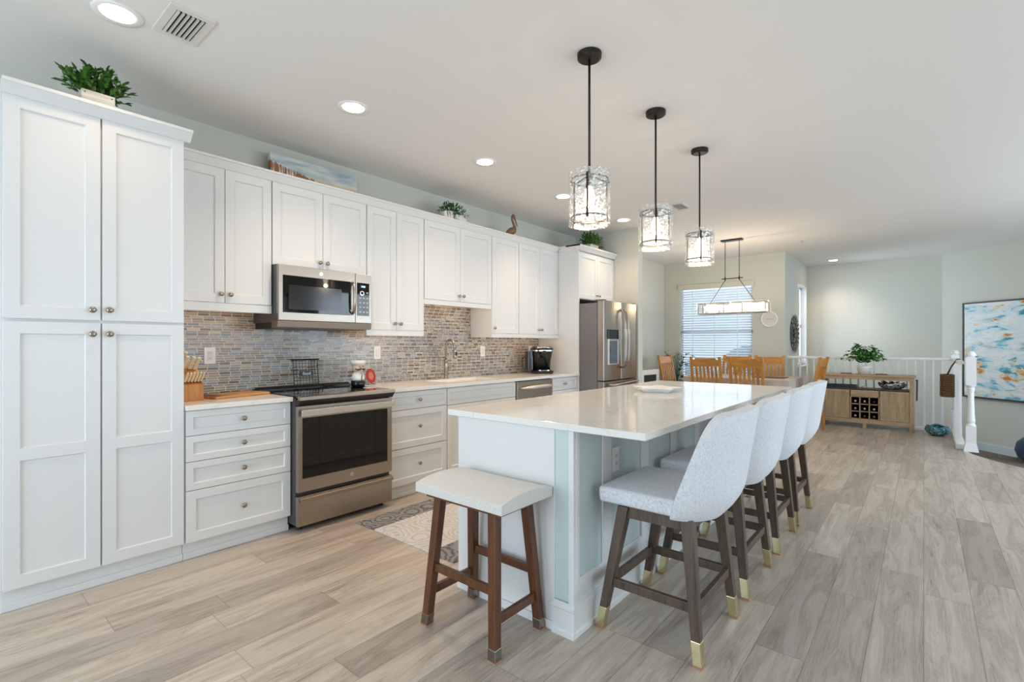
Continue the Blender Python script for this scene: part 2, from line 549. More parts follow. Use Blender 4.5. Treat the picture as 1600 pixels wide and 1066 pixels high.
def tag(o, label=None, cat=None, group=None, kind=None):
    if label: o['label'] = label
    if cat: o['category'] = cat
    if group: o['group'] = group
    if kind: o['kind'] = kind
    return o
def thing(name, label, cat, loc=(0, 0, 0), rz=0.0, group=None):
    o = bpy.data.objects.new(name, None)
    COL.objects.link(o)
    o.empty_display_size = 0.1
    o.location = loc; o.rotation_euler = (0, 0, rz)
    return tag(o, label, cat, group)
def struct(name, mb, m, **kw):
    return tag(mb.build(name, m, **kw), kind='structure')
def copy_tree(o, parent=None):
    c = o.copy(); COL.objects.link(c)
    if parent: c.parent = parent
    for ch in list(o.children): copy_tree(ch, c)
    return c
def text_mesh(s, size, depth=0.001):
    cu = bpy.data.curves.new('lettering', 'FONT'); cu.body = s; cu.size = size; cu.extrude = depth
    cu.align_x = 'CENTER'; cu.align_y = 'CENTER'
    o = bpy.data.objects.new('lettering', cu); COL.objects.link(o)
    bpy.context.view_layer.update()
    me = bpy.data.meshes.new_from_object(o.evaluated_get(bpy.context.evaluated_depsgraph_get()))
    bpy.data.objects.remove(o)
    return me

# ================================================================== THE ROOM
ZC = 2.836; YW = 3.916; XD = 9.343; XF = 11.48; YJ = 1.797
# floor: one slab with the stair opening left out, curved nosing at the stairs
nose = [(9.56, -0.36), (8.05, -0.36), (7.93, -0.40), (7.78, -0.43), (7.60, -0.52), (7.44, -0.62), (7.23, -0.79), (7.05, -1.0), (6.95, -1.25), (6.9, -1.6), (6.9, -3.4)]
fl = MB(); fl.prism([(-2.5, -3.4), (-2.5, YW)] + [(XD, YW), (XD, YJ), (9.56, YJ)] + nose, 0.16, 'xy', -0.16)
struct('floor', fl, FLOOR)
lower = MB(); lower.box(6.8, 11.6, -3.6, YJ, -0.60, -0.45)
struct('floor_landing', lower, mat_carpet())
step = MB(); step.prism([(p[0], p[1]) for p in nose[1:-1]] + [(7.3, -2.4), (9.05, -2.4), (9.05, -0.36)], 0.05, 'xy', -0.24)
struct('trim_1', step, bpy.data.materials['carpet_pile'])

c = MB(); c.box(-2.6, 11.7, -3.6, YW + .1, ZC, ZC + 0.1); struct('ceiling', c, CEIL)

def wall_x(mb, y0, y1, x0, x1, z0, z1, holes=()):
    """wall slab spanning x0..x1 with rectangular holes (x0,x1,z0,z1)"""
    xs = sorted({x0, x1} | {h[0] for h in holes} | {h[1] for h in holes})
    for a, b in zip(xs, xs[1:]):
        hs = [h for h in holes if h[0] <= a + 1e-6 and h[1] >= b - 1e-6]
        if not hs: mb.box(a, b, y0, y1, z0, z1)
        else:
            h = hs[0]
            mb.box(a, b, y0, y1, z0, h[2]); mb.box(a, b, y0, y1, h[3], z1)
    return mb
def wall_y(mb, x0, x1, y0, y1, z0, z1, holes=()):
    ys = sorted({y0, y1} | {h[0] for h in holes} | {h[1] for h in holes})
    for a, b in zip(ys, ys[1:]):
        hs = [h for h in holes if h[0] <= a + 1e-6 and h[1] >= b - 1e-6]
        if not hs: mb.box(x0, x1, a, b, z0, z1)
        else:
            h = hs[0]
            mb.box(x0, x1, a, b, z0, h[2]); mb.box(x0, x1, a, b, h[3], z1)
    return mb
struct('wall_left', wall_x(MB(), YW, YW + .12, -2.5, XD + .14, -0.16, ZC), SAGE)
WIN = (2.30, 3.60, 0.62, 2.40)
struct('wall_back', wall_y(MB(), XD, XD + .14, YJ, YW, -0.16, ZC, [WIN]), SAGE)
WIN2 = (10.42, 11.30, 0.87, 2.40)
struct('wall_corner', wall_x(MB(), YJ, YJ + .12, XD + .14, XF, -0.6, ZC, [WIN2]), SAGE)
struct('wall_far', wall_y(MB(), XF, XF + .12, -0.33, YJ + .12, -0.6, ZC), SAGE)
# slanted wall over the stairs
dd = Vector((-0.898, -0.915, 0)).normalized(); nn = Vector((-dd.y, dd.x, 0)) * -1
if nn.x > 0: nn = -nn
P0 = Vector((11.49, -0.239, 0))
a0, a1 = P0 - dd * 0.02, P0 + dd * 4.45
b0, b1 = a0 - nn * 0.12, a1 - nn * 0.12
dw = MB(); dw.hexa([(p.x, p.y, -0.6) for p in (a0, a1, b1, b0)], [(p.x, p.y, ZC) for p in (a0, a1, b1, b0)])
struct('wall_slanted', dw, SAGE)
struct('wall_right', wall_x(MB(), -3.52, -3.4, -2.5, 8.6, -0.6, ZC, [(0.2, 5.0, 0.35, 2.35), (5.6, 8.2, 0.55, 2.45)]), SAGE)  # the deeper opening is added to go with the stair-side fill light
struct('wall_front', wall_y(MB(), -2.6, -2.5, -3.5, YW + .1, -0.16, ZC, [(-1.3, 3.3, 0.08, 2.42)]), SAGE)
struct('wall_stub', MB().box(6.136, 6.262, 2.93, YW, 0, ZC), SAGE)
# baseboards
def bb(mb, x0, x1, y0, y1): return mb.box(x0, x1, y0, y1, 0, 0.135)
struct('baseboard_left', bb(MB(), 6.262, XD, YW - .016, YW), TRIMW, bevel=.004)
struct('baseboard_back', bb(MB(), XD - .016, XD, YJ, YW - .016), TRIMW, bevel=.004)
bsd = MB()
p0 = P0 + dd * 0.0; p1 = P0 + dd * 3.6
bsd.hexa([(q.x, q.y, -0.45) for q in (p0 + nn * .016, p1 + nn * .016, p1, p0)], [(q.x, q.y, -0.33) for q in (p0 + nn * .016, p1 + nn * .016, p1, p0)])
struct('baseboard_slanted', bsd, mat('baseboard_blue_white', (206, 218, 224), .5))
# tiled backsplash
bs = MB()
bs.box(0.975, 5.212, YW - .008, YW, 0.914, 1.60)
bs.box(1.6, 2.39, YW - .008, YW, 1.60, 1.86); bs.box(3.0, 3.95, YW - .008, YW, 1.60, 1.70)
struct('wall_backsplash', bs, TILE)

# --- windows
w = thing('window_1', None, None, (XD, 2.95, 0.62)); tag(w, kind='structure')
f = MB()
y0, y1, z0, z1 = WIN
for a, b, cz, dz in ((y0, y0 + .045, z0, z1), (y1 - .045, y1, z0, z1), (y0, y1, z0, z0 + .045), (y0, y1, z1 - .045, z1), (y0, y1, 1.48, 1.53)):
    f.box(XD + .07, XD + .12, a, b, cz, dz)
f.build('window_frame', TRIMW, w, off=w.location)
MB().box(XD + .09, XD + .096, y0 + .045, y1 - .045, z0 + .045, z1 - .045).build('glass', PANE, w, off=w.location)
MB().box(XD - .03, XD + .07, y0 - .02, y1 + .02, z0 - .025, z0).build('window_sill', TRIMW, w, off=w.location, bevel=.004)
w2 = thing('window_2', None, None, (10.86, YJ, 0.87)); tag(w2, kind='structure')
f = MB(); x0, x1, z0, z1 = WIN2
for a, b, cz, dz in ((x0 + .0005, x0 + .012, z0, z1), (x1 - .012, x1 - .0005, z0, z1), (x0, x1, z1 - .012, z1 - .0005)):
    f.box(a, b, YJ - .002, YJ + .092, cz, dz)
for a, b, cz, dz in ((x0, x0 + .05, z0, z1), (x1 - .05, x1, z0, z1), (x0, x1, z0, z0 + .05), (x0, x1, z1 - .05, z1), (x0, x1, 1.60, 1.66)):
    f.box(a, b, YJ + .092, YJ + .118, cz, dz)
f.build('window_frame', TRIMW, w2, off=w2.location)
MB().box(x0 + .05, x1 - .05, YJ + .102, YJ + .108, z0 + .05, z1 - .05).build('glass', PANE, w2, off=w2.location)
MB().box(x0 - .03, x1 + .03, YJ - .045, YJ + .06, z0 - .03, z0).build('window_sill', TRIMW, w2, off=w2.location, bevel=.004)
w3 = thing('window_3', None, None, (-2.5, 1.0, 0.08)); tag(w3, kind='structure')
f = MB()
for k in range(5):
    y = -1.3 + k * 1.15
    f.box(-2.57, -2.51, max(-1.3, y - .04), min(3.3, y + .04), 0.08, 2.42)
f.box(-2.57, -2.51, -1.3, 3.3, 2.36, 2.42); f.box(-2.57, -2.51, -1.3, 3.3, 0.08, .16)
f.build('window_frame', TRIMW, w3, off=w3.location)
MB().box(-2.545, -2.54, -1.3, 3.3, .16, 2.36).build('glass', PANE, w3, off=w3.location)
w4 = thing('window_4', None, None, (2.6, -3.4, 0.35)); tag(w4, kind='structure')
f = MB()
for k in range(5):
    x = 0.2 + k * 1.2
    f.box(max(.2, x - .04), min(5.0, x + .04), -3.49, -3.43, .35, 2.35)
f.box(.2, 5.0, -3.49, -3.43, 2.29, 2.35); f.box(.2, 5.0, -3.49, -3.43, .35, .41)
f.build('window_frame', TRIMW, w4, off=w4.location)
MB().box(.2, 5.0, -3.465, -3.46, .41, 2.29).build('glass', PANE, w4, off=w4.location)

w5 = thing('window_5_added', None, None, (6.9, -3.4, 0.55)); tag(w5, kind='structure')  # unseen window added around the fill light for stairs and dining area
f = MB()
for x in (5.6, 6.86, 8.12): f.box(x, x + .08, -3.49, -3.43, .55, 2.45)
f.box(5.6, 8.2, -3.49, -3.43, 2.39, 2.45); f.box(5.6, 8.2, -3.49, -3.43, .55, .61)
f.build('window_frame', TRIMW, w5, off=w5.location)
MB().box(5.6, 8.2, -3.465, -3.46, .61, 2.39).build('glass', PANE, w5, off=w5.location)

# --- white blind in the dining window
bl = thing('slat_blind', 'white horizontal slat blind covering the dining area window', 'blind', (XD, 2.95, 0.66))
s = MB()
z = 0.74
while z < 2.29:
    c_, s_ = math.cos(R(38)) * .024, math.sin(R(38)) * .024
    xc = XD + .022
    s.hexa([(xc - c_, 2.315, z + s_), (xc + c_, 2.315, z - s_), (xc + c_, 3.585, z - s_), (xc - c_, 3.585, z + s_)],
           [(xc - c_, 2.315, z + s_ + .003), (xc + c_, 2.315, z - s_ + .003), (xc + c_, 3.585, z - s_ + .003), (xc - c_, 3.585, z + s_ + .003)])
    z += 0.046
s.build('slats', mat_slat(), bl, off=bl.location)
MB().box(XD - .035, XD - .005, 2.27, 3.63, 2.30, 2.40).build('valance', mat('blind_valance', (206, 204, 190), .55), bl, off=bl.location, bevel=.006)
MB().box(XD + .0, XD + .05, 2.315, 3.585, 0.68, 0.70).build('bottom_rail', TRIMW, bl, off=bl.location)
cd = MB()
for y in (2.55, 2.95, 3.35): cd.box(XD - .008, XD - .004, y, y + .012, .70, 2.31)
cd.build('ladder_tape', TRIMW, bl, off=bl.location)

# --- outside, beyond the dining window
gd = MB(); gd.box(9.6, 40, -12, 24, -3.2, -3.0)
tag(gd.build('lawn', mat('lawn_green', (128, 150, 120), .95, var=.3)), kind='structure')
hd = thing('garden_hedge', 'blue-green shrubs outside, seen blurred through the blind slats', 'hedge', (17, 5.6, -3.0))
hb = MB()
for k in range(26):
    hb.ball((16.6 + random.random() * 1.6, 2.2 + k * .3, -2.4 + random.random() * 3.1), .75 + random.random() * .5, 2, (1, 1, 1.1))
hb.build('foliage', mat('hedge_blue_green', (120, 150, 152), .95, var=.35), hd, off=hd.location)

# ================================================================== CEILING FITTINGS
LAMPW = emis('downlight_glow', (255, 226, 192), 30)
trimring = mat('downlight_trim', (244, 242, 238), .5)
def downlight(x, y, label, watts=66):
    t = thing('recessed_light', label, 'ceiling light', (x, y, ZC), group='recessed ceiling lights')
    MB().lathe([(.075, -.004), (.098, -.006), (.100, 0), (.075, 0)], seg=32, cap=False).build('trim_ring', trimring, t, smooth=True)
    MB().lathe([(.0745, -.0035), (.062, -.001)], seg=32, cap=False).build('baffle', trimring, t)
    MB().lathe([(.001, -.003), (.068, -.003), (.068, -.001), (.001, -.001)], seg=32).build('lens', LAMPW, t)
    d = bpy.data.lights.new('downlight_lamp', 'SPOT'); d.energy = watts; d.color = (1.0, 0.74, 0.49)
    d.spot_size = R(118); d.spot_blend = 1.0; d.shadow_soft_size = 0.05
    l = bpy.data.objects.new('lamp', d); COL.objects.link(l); l.parent = t; l.location = (0, 0, -.012)
    return t
downlight(0.588, 2.923, 'large round downlight nearest the camera, beside the slotted ceiling vent', 12)
downlight(1.821, 2.891, 'round downlight on the ceiling in front of the beach canvas')
downlight(3.09, 2.886, 'round downlight on the ceiling between the nearest pendant and the boxwood planter', 56)
downlight(4.343, 2.927, 'round downlight half hidden behind the nearest glass pendant shade')
downlight(5.658, 2.904, 'round downlight just in front of the wall beside the refrigerator cabinet', 42)
downlight(10.897, 1.295, 'distant round downlight above the stairwell and railing')

def vent(x0, x1, y0, y1, label, n):
    t = thing('ceiling_vent', label, 'vent', ((x0 + x1) / 2, (y0 + y1) / 2, ZC))
    o = t.location
    fr = MB(); m = .035
    for a, b, cc, d in ((x0, x1, y0, y0 + m), (x0, x1, y1 - m, y1), (x0, x0 + m, y0 + m, y1 - m), (x1 - m, x1, y0 + m, y1 - m)):
        fr.box(a, b, cc, d, ZC - .008, ZC)
    fr.build('frame', mat('vent_white', (222, 218, 210), .6), t, off=o, bevel=.002)
    MB().box(x0 + m, x1 - m, y0 + m, y1 - m, ZC - .0015, ZC).build('duct_opening', mat('duct_dark', (40, 38, 36), .9), t, off=o)
    for k in range(n):
        xc = x0 + m + (x1 - x0 - 2 * m) * (k + .5) / n
        MB().hexa([(xc - .008, y0 + m, ZC - .006), (xc + .002, y0 + m, ZC - .014), (xc + .002, y1 - m, ZC - .014), (xc - .008, y1 - m, ZC - .006)],
                  [(xc - .007, y0 + m, ZC - .004), (xc + .003, y0 + m, ZC - .012), (xc + .003, y1 - m, ZC - .012), (xc - .007, y1 - m, ZC - .004)]).build('louver', mat('vent_louver', (196, 190, 180), .6), t, off=o)
vent(.722, .912, 2.63, 2.93, 'white slotted ceiling vent with dark gaps beside the largest downlight', 6)
vent(5.35, 5.66, 2.03, 2.21, 'small white ceiling vent behind the middle pendant lamp', 4)
sp = thing('fire_sprinkler', 'small round sprinkler head on the ceiling near the dining corner', 'sprinkler', (8.454, 1.402, ZC))
MB().lathe([(.045, -.004), (.045, 0)], seg=20).build('escutcheon', PLASTW, sp)
MB().lathe([(.012, -.03), (.02, -.028), (.012, -.02), (.012, -.004)], seg=12).build('head', CHROME, sp)

BULB = emis('bulb_glow', (255, 228, 192), 13)
def bulb_lamp(parent, loc, watts):
    d = bpy.data.lights.new('bulb_lamp', 'POINT'); d.energy = watts; d.color = (1.0, 0.80, 0.58); d.shadow_soft_size = 0.02
    l = bpy.data.objects.new('lamp', d); COL.objects.link(l); l.parent = parent; l.location = loc
def pendant(x, label):
    t = thing('pendant_lamp', label, 'pendant light', (x, 1.381, ZC), group='glass pendants over the island')
    MB().lathe([(.001, -.034), (.05, -.034), (.064, -.028), (.066, 0), (.001, 0)], seg=32).build('canopy', IRON, t, smooth=False, bevel=.003)
    MB().cyl((0, 0, -.66), (0, 0, -.03), .0065, 10).build('rod', IRON, t, smooth=True)
    fr = MB()
    for z in (-.682, -.885):
        fr.lathe([(.097, z - .0045), (.101, z - .0045), (.101, z + .0045), (.097, z + .0045), (.097, z - .0045)], seg=32)
    for k in range(3):
        a = R(205 + 120 * k)
        fr.leg((.1015 * math.cos(a), .1015 * math.sin(a), -.90), (.1015 * math.cos(a), .1015 * math.sin(a), -.668), .008, .008)
        fr.tube([(0, 0, -.655), (.098 * math.cos(a), .098 * math.sin(a), -.682)], .004, 6)
        for z in (-.682, -.885):
            fr.ball((.112 * math.cos(a), .112 * math.sin(a), z), .007, 1)
    fr.build('frame', IRON, t)
    for k in range(3):
        g = MB()
        a0 = R(205 + 120 * k + 4); a1 = R(205 + 120 * k + 116)
        g.lathe([(.107, -.925), (.107, -.645), (.112, -.645), (.112, -.925), (.107, -.925)], seg=14, a0=a0, a1=a1)
        g.build('glass_shade', GLASSH, t, smooth=False)
    MB().lathe([(.001, -.655), (.016, -.66), (.018, -.71), (.001, -.712)], seg=14).build('socket', IRON, t, smooth=True)
    MB().lathe([(.001, -.83), (.014, -.825), (.027, -.80), (.03, -.775), (.024, -.745), (.013, -.715), (.001, -.713)], seg=18).build('bulb', BULB, t, smooth=True)
    bulb_lamp(t, (0, 0, -.848), 4.5)
    return t
pendant(2.30, 'clear hammered-glass pendant lamp nearest the camera, largest of the three')
pendant(3.155, 'middle one of the three hammered-glass pendant lamps over the island')
pendant(4.00, 'hammered-glass pendant lamp furthest from the camera, nearest the dining window')

# ================================================================== KITCHEN CABINETS
YB = 3.298      # front plane of base doors
YU = 3.585      # front plane of upper doors
def knob(x, z, yf, parent, off):
    MB().lathe([(.006, -.001), (.006, .012), (.0155, .017), (.0165, .022), (.012, .027), (.001, .029)], c=(0, 0, 0), seg=16, axis='y').build('knob', NICKEL, parent, smooth=True, loc=(x - off[0], yf - off[1], z - off[2])).scale = (1, -1, 1)
def front(name, t, off, x0, x1, z0, z1, yf, knobs=(), splits=(), rail=.058):
    g = .0018
    d = MB().shaker(x0 + g, x1 - g, z0, z1, yf, rail=rail, splits=splits).build(name, WHITE, t, off=off, bevel=.0012, seg=1)
    for kx, kz in knobs: knob(kx, kz, yf, d, off)
    return d
def toe(t, off, x0, x1, y=3.345):
    m = MB(); m.box(x0, x1, y, y + .02, 0, .10); m.box(x0, x1, y - .012, y, 0, .038)
    m.build('toe_kick', WHITE, t, off=off, bevel=.003)

# pantry
t = thing('pantry_cabinet', 'tall white shaker pantry cabinet at the left edge, four doors', 'cabinet', (.60, 3.6, 0)); o = t.location
MB().box(.23, .975, YB + .0195, YW - .012, .10, 2.49).build('carcass', WHITE, t, off=o)
front('door', t, o, .234, .594, 1.396, 2.455, YB, [(.558, 1.449)])
front('door', t, o, .598, .972, 1.396, 2.455, YB, [(.628, 1.451)])
front('door', t, o, .234, .594, .112, 1.381, YB, [(.558, 1.324)], (.745,))
front('door', t, o, .598, .972, .112, 1.381, YB, [(.628, 1.325)], (.745,))
toe(t, o, .23, .975)
cr = MB(); cr.prism([(YB + .0, 2.448), (YB - .012, 2.45), (YB - .05, 2.490), (YB - .06, 2.492), (YB - .06, 2.508), (YB + .02, 2.508)], .77, 'yz', .23)
cr.prism([(.975, 2.455), (.985, 2.455), (1.0, 2.493), (1.0, 2.508), (.975, 2.508)], YW - YB - .012, 'xz', YB)
cr.build('crown', WHITE, t, off=o)

def upper(label, x0, x1, zb, doors, rail_h, rail_side=None, lightbar=True):
    """doors: (x0,x1,knob x or None)"""
    t = thing('upper_cabinet', label, 'cabinet', ((x0 + x1) / 2, 3.75, zb)); o = t.location
    zt = 2.441
    MB().box(x0, x1, YU + .0195, YW - .009, zb, 2.47).build('carcass', WHITE, t, off=o)
    for a, b, kx in doors: front('door', t, o, a, b, zb, zt, YU, [(kx, zb + .055)])
    if rail_h:
        m = MB(); m.box(x0, x1, YU + .004, YU + .03, zb - rail_h, zb - .002)
        if rail_side == 'l': m.box(x0, x0 + .018, YU + .03, YW - .009, zb - rail_h, zb)
        if rail_side == 'r': m.box(x1 - .018, x1, YU + .03, YW - .009, zb - rail_h, zb)
        m.build('light_rail', WHITE, t, off=o, bevel=.002)
    if lightbar:
        MB().box(x0 + .08, x1 - .08, YU + .09, YU + .115, zb - .010, zb - .001).build('light_bar', emis('led_bar_glow', (255, 206, 148), 7), t, off=o)
    return t
upper('white two-door wall cabinet between the pantry and the microwave', .976, 1.602, 1.55, [(.978, 1.293, 1.264), (1.293, 1.600, 1.322)], .06)
upper('short white two-door wall cabinet directly above the microwave', 1.603, 2.385, 1.846, [(1.605, 1.993, 1.962), (1.993, 2.383, 2.024)], 0, None, False)
upper('tall white two-door wall cabinet right of the microwave', 2.386, 3.004, 1.397, [(2.388, 2.690, 2.665), (2.690, 3.002, 2.727)], .052)
upper('white two-door wall cabinet raised above the sink faucet', 3.005, 3.945, 1.700, [(3.007, 3.474, 3.448), (3.474, 3.943, 3.512)], .05)
upper('narrow single-door white wall cabinet right of the sink', 3.946, 4.411, 1.392, [(3.948, 4.409, 3.983)], .047, 'l')
upper('white two-door wall cabinet above the coffee maker', 4.412, 5.211, 1.392, [(4.414, 4.812, 4.780), (4.812, 5.209, 4.846)], .047)
t = thing('crown_moulding', 'long white crown moulding along the tops of the wall cabinets', 'moulding', (3.1, 3.55, 2.44)); o = t.location
m = MB(); m.prism([(YU + .002, 2.440), (YU - .008, 2.442), (YU - .035, 2.488), (YU - .043, 2.49), (YU - .043, 2.504), (YU + .30, 2.504), (YU + .30, 2.471), (YU + .002, 2.471)], 5.1745 - 1.001, 'yz', 1.001)
m.build('moulding', WHITE, t, off=o)

# refrigerator surround
t = thing('refrigerator_cabinet', 'white cabinet with tall side panel boxed around the refrigerator', 'cabinet', (5.67, 3.6, 0)); o = t.location
MB().box(5.212, 5.232, 3.284, YW - .012, 0, 2.47).build('side_panel', WHITE, t, off=o)
MB().box(5.233, 6.134, 3.31, YW - .012, 1.842, 2.47).build('carcass', WHITE, t, off=o)
front('door', t, o, 5.236, 5.685, 1.848, 2.425, 3.29, [(5.650, 1.905)])
front('door', t, o, 5.685, 6.132, 1.848, 2.425, 3.29, [(5.720, 1.905)])
m = MB()
m.prism([(3.286, 2.440), (3.276, 2.442), (3.243, 2.488), (3.235, 2.49), (3.235, 2.506), (3.45, 2.506), (3.45, 2.471), (3.286, 2.471)], 6.134 - 5.175, 'yz', 5.175)
m.prism([(5.212, 2.440), (5.204, 2.442), (5.183, 2.488), (5.175, 2.49), (5.175, 2.506), (5.212, 2.506)], YU + .001 - 3.237, 'xz', 3.237)
m.build('crown', WHITE, t, off=o)

# base cabinets
def base(label, x0, x1, fronts, knobs_x=None):
    t = thing('base_cabinet', label, 'cabinet', ((x0 + x1) / 2, 3.6, 0)); o = t.location
    MB().box(x0, x1, YB + .0195, YW - .009, .10, .883).build('carcass', WHITE, t, off=o)
    for nm, a, b, z0, z1, kk in fronts: front(nm, t, o, a, b, z0, z1, YB, kk, rail=.052 if z1 - z0 > .2 else .038)
    toe(t, o, x0, x1)
    return t
base('white four-drawer base cabinet between the pantry and the range', .976, 1.602,
     [('drawer', .979, 1.600, .734, .878, [(1.295, .806)]), ('drawer', .979, 1.600, .581, .730, [(1.295, .655)]),
      ('drawer', .979, 1.600, .412, .577, [(1.295, .497)]), ('drawer', .979, 1.600, .108, .408, [(1.295, .258)])])
base('white three-drawer base cabinet just right of the range', 2.376, 3.029,
     [('drawer', 2.379, 3.027, .730, .872, [(2.707, .803)]), ('drawer', 2.379, 3.027, .410, .724, [(2.707, .578)]), ('drawer', 2.379, 3.027, .108, .404, [(2.707, .262)])])
base('white sink base cabinet with a plain top panel and doors', 3.030, 4.004,
     [('false_front', 3.033, 4.002, .722, .872, []), ('door', 3.033, 3.517, .108, .716, [(3.485, .66)]), ('door', 3.517, 4.002, .108, .716, [(3.55, .66)])])
base('white drawer base cabinet beside the refrigerator panel', 4.662, 5.211,
     [('drawer', 4.665, 5.209, .730, .870, [(4.925, .800)]), ('drawer', 4.665, 5.209, .410, .724, [(4.925, .57)]), ('drawer', 4.665, 5.209, .108, .404, [(4.925, .25)])])

# counters
m = MB(); m.box(.976, 1.602, 3.269, YW - .009, .884, .914)
tag(m.build('countertop', QUARTZ, bevel=.002), 'short white quartz countertop left of the range', 'countertop')
SX0, SX1, SY0, SY1 = 3.13, 3.86, 3.40, 3.74
m = MB(); X0, X1, Y0, Y1 = 2.372, 5.211, 3.269, YW - .009
xs = [X0, SX0, SX1, X1]; ys = [Y0, SY0, SY1, Y1]
for i in range(3):
    for j in range(3):
        if i == 1 and j == 1: continue
        m.box(xs[i], xs[i + 1], ys[j], ys[j + 1], .884, .914)
bmesh.ops.remove_doubles(m.b, verts=m.b.verts, dist=1e-5)
# drop interior faces between the pieces
fc = {}
for f in m.b.faces:
    fc.setdefault(tuple(sorted(v.index for v in f.verts)) if False else tuple(sorted(id(v) for v in f.verts)), []).append(f)
bmesh.ops.delete(m.b, geom=[f for l in fc.values() if len(l) > 1 for f in l], context='FACES_ONLY')
tag(m.build('countertop', QUARTZ), 'long white quartz countertop with the sink cut into it', 'countertop')

# sink and faucet
t = thing('kitchen_sink', 'undermount stainless sink basin set into the long counter', 'sink', ((SX0 + SX1) / 2, (SY0 + SY1) / 2, .70)); o = t.location
m = MB(); e = .002
m.box(SX0 - .012, SX0 - e, SY0 - .012, SY1 + .012, .69, .882); m.box(SX1 + e, SX1 + .012, SY0 - .012, SY1 + .012, .69, .882)
m.box(SX0 - e, SX1 + e, SY0 - .012, SY0 - e, .69, .882); m.box(SX0 - e, SX1 + e, SY1 + e, SY1 + .012, .69, .882)
m.box(SX0 - .012, SX1 + .012, SY0 - .012, SY1 + .012, .68, .69)
m.build('basin', STEEL, t, off=o)
MB().lathe([(.001, .692), (.04, .692), (.045, .690)], c=((SX0 + SX1) / 2, (SY0 + SY1) / 2, 0), seg=20).build('drain', CHROME, t, off=o)
t = thing('kitchen_faucet', 'brushed nickel gooseneck pull-down faucet behind the sink', 'faucet', (3.475, 3.80, .914))
MB().lathe([(.028, 0), (.028, .008), (.021, .014), (.019, .15), (.016, .20), (.001, .20)], seg=20).build('body', NICKEL, t, smooth=True)
pts = [(0, 0, .18), (0, 0, .34)] + [(0, -.062 + .062 * math.cos(a), .34 + .062 * math.sin(a)) for a in [PI * k / 10 for k in range(1, 10)]] + [(0, -.124, .34), (0, -.130, .30)]
MB().tube(pts, .0115, 12).build('spout', NICKEL, t, smooth=True)
MB().tube([(0, -.130, .31), (0, -.136, .225), (0, -.137, .215)], [.0135, .017, .014], 12).build('spray_head', NICKEL, t, smooth=True)
MB().box(-.006, .006, -.158, -.148, .24, .28).build('spray_button', BLACK, t, bevel=.003)
MB().tube([(.018, 0, .10), (.05, -.006, .11), (.10, -.012, .135)], [.010, .008, .006], 10).build('lever', NICKEL, t, smooth=True)

# ------------------------------------------------------------------ range
t = thing('electric_range', 'stainless slide-in electric range with black glass cooktop', 'range', (1.985, 3.55, 0)); o = t.location
RX0, RX1 = 1.606, 2.366
m = MB(); m.box(RX0, RX1, 3.25, 3.88, .045, .905)
m.build('body', DKGREY, t, off=o)
m = MB(); m.box(RX0 + .004, RX1 - .004, 3.185, 3.80, .906, .921); m.build('cooktop', BLACKGL, t, off=o, bevel=.003)
for cx, cy, r in ((1.79, 3.34, .095), (2.17, 3.34, .075), (1.79, 3.64, .07), (2.17, 3.63, .09)):
    MB().lathe([(r - .002, .9212), (r, .9215), (r + .002, .9212)], c=(cx, cy, 0), seg=40, cap=False).build('burner_ring', mat('burner_grey', (74, 72, 72), .3), t, off=o)
m = MB(); m.prism([(3.80, .906), (3.80, .93), (3.83, .945), (3.87, .945), (3.87, .906)], RX1 - RX0 + .004, 'yz', RX0 - .002)
m.build('back_rail', BLACK, t, off=o, bevel=.003)
m = MB(); m.prism([(3.172, .895), (3.172, .917), (3.19, .923), (3.21, .923), (3.21, .895)], RX1 - RX0 + .004, 'yz', RX0 - .002)
m.build('front_trim', STEEL, t, off=o, bevel=.002)
m = MB(); m.prism([(3.178, .894), (3.205, .858), (3.25, .858), (3.25, .894)], RX1 - RX0, 'yz', RX0)
m.build('control_panel', BLACK, t, off=o)
d = MB(); d.box(RX0, RX1, 3.212, 3.248, .272, .852); d = d.build('oven_door', STEEL, t, off=o, bevel=.003)
MB().box(1.638, 2.322, 3.2095, 3.213, .362, .772).build('oven_window', BLACKGL, d, off=o, bevel=.001)
m = MB(); m.box(RX0 + .006, RX1 - .006, 3.165, 3.179, .786, .832)
for x in (RX0 + .03, RX1 - .05): m.box(x, x + .02, 3.179, 3.213, .795, .823)
m.build('oven_handle', mat_steel('satin_handle', (214, 208, 200), .2), d, off=o, bevel=.004)
MB().lathe([(.001, -.002), (.0145, -.002), (.0145, 0), (.001, 0)], c=(0, 0, 0), seg=24, axis='y').build('round_badge', mat('badge_silver', (214, 212, 208), .2, .9), d, off=(0, 0, 0), loc=(2.01 - o[0], 3.2115 - o[1], .322 - o[2]))
d = MB(); d.box(RX0, RX1, 3.212, 3.248, .042, .243); d = d.build('warming_drawer', STEEL, t, off=o, bevel=.003)
m = MB(); m.prism([(3.212, .205), (3.180, .212), (3.176, .236), (3.184, .240), (3.212, .232)], RX1 - RX0 - .02, 'yz', RX0 + .01)
m.build('drawer_handle', STEEL, d, off=o, bevel=.002)
for x in (RX0 + .05, RX1 - .05):
    for y in (3.29, 3.80): MB().cyl((x, y, 0), (x, y, .046), .016, 12).build('foot', BLACK, t, off=o)

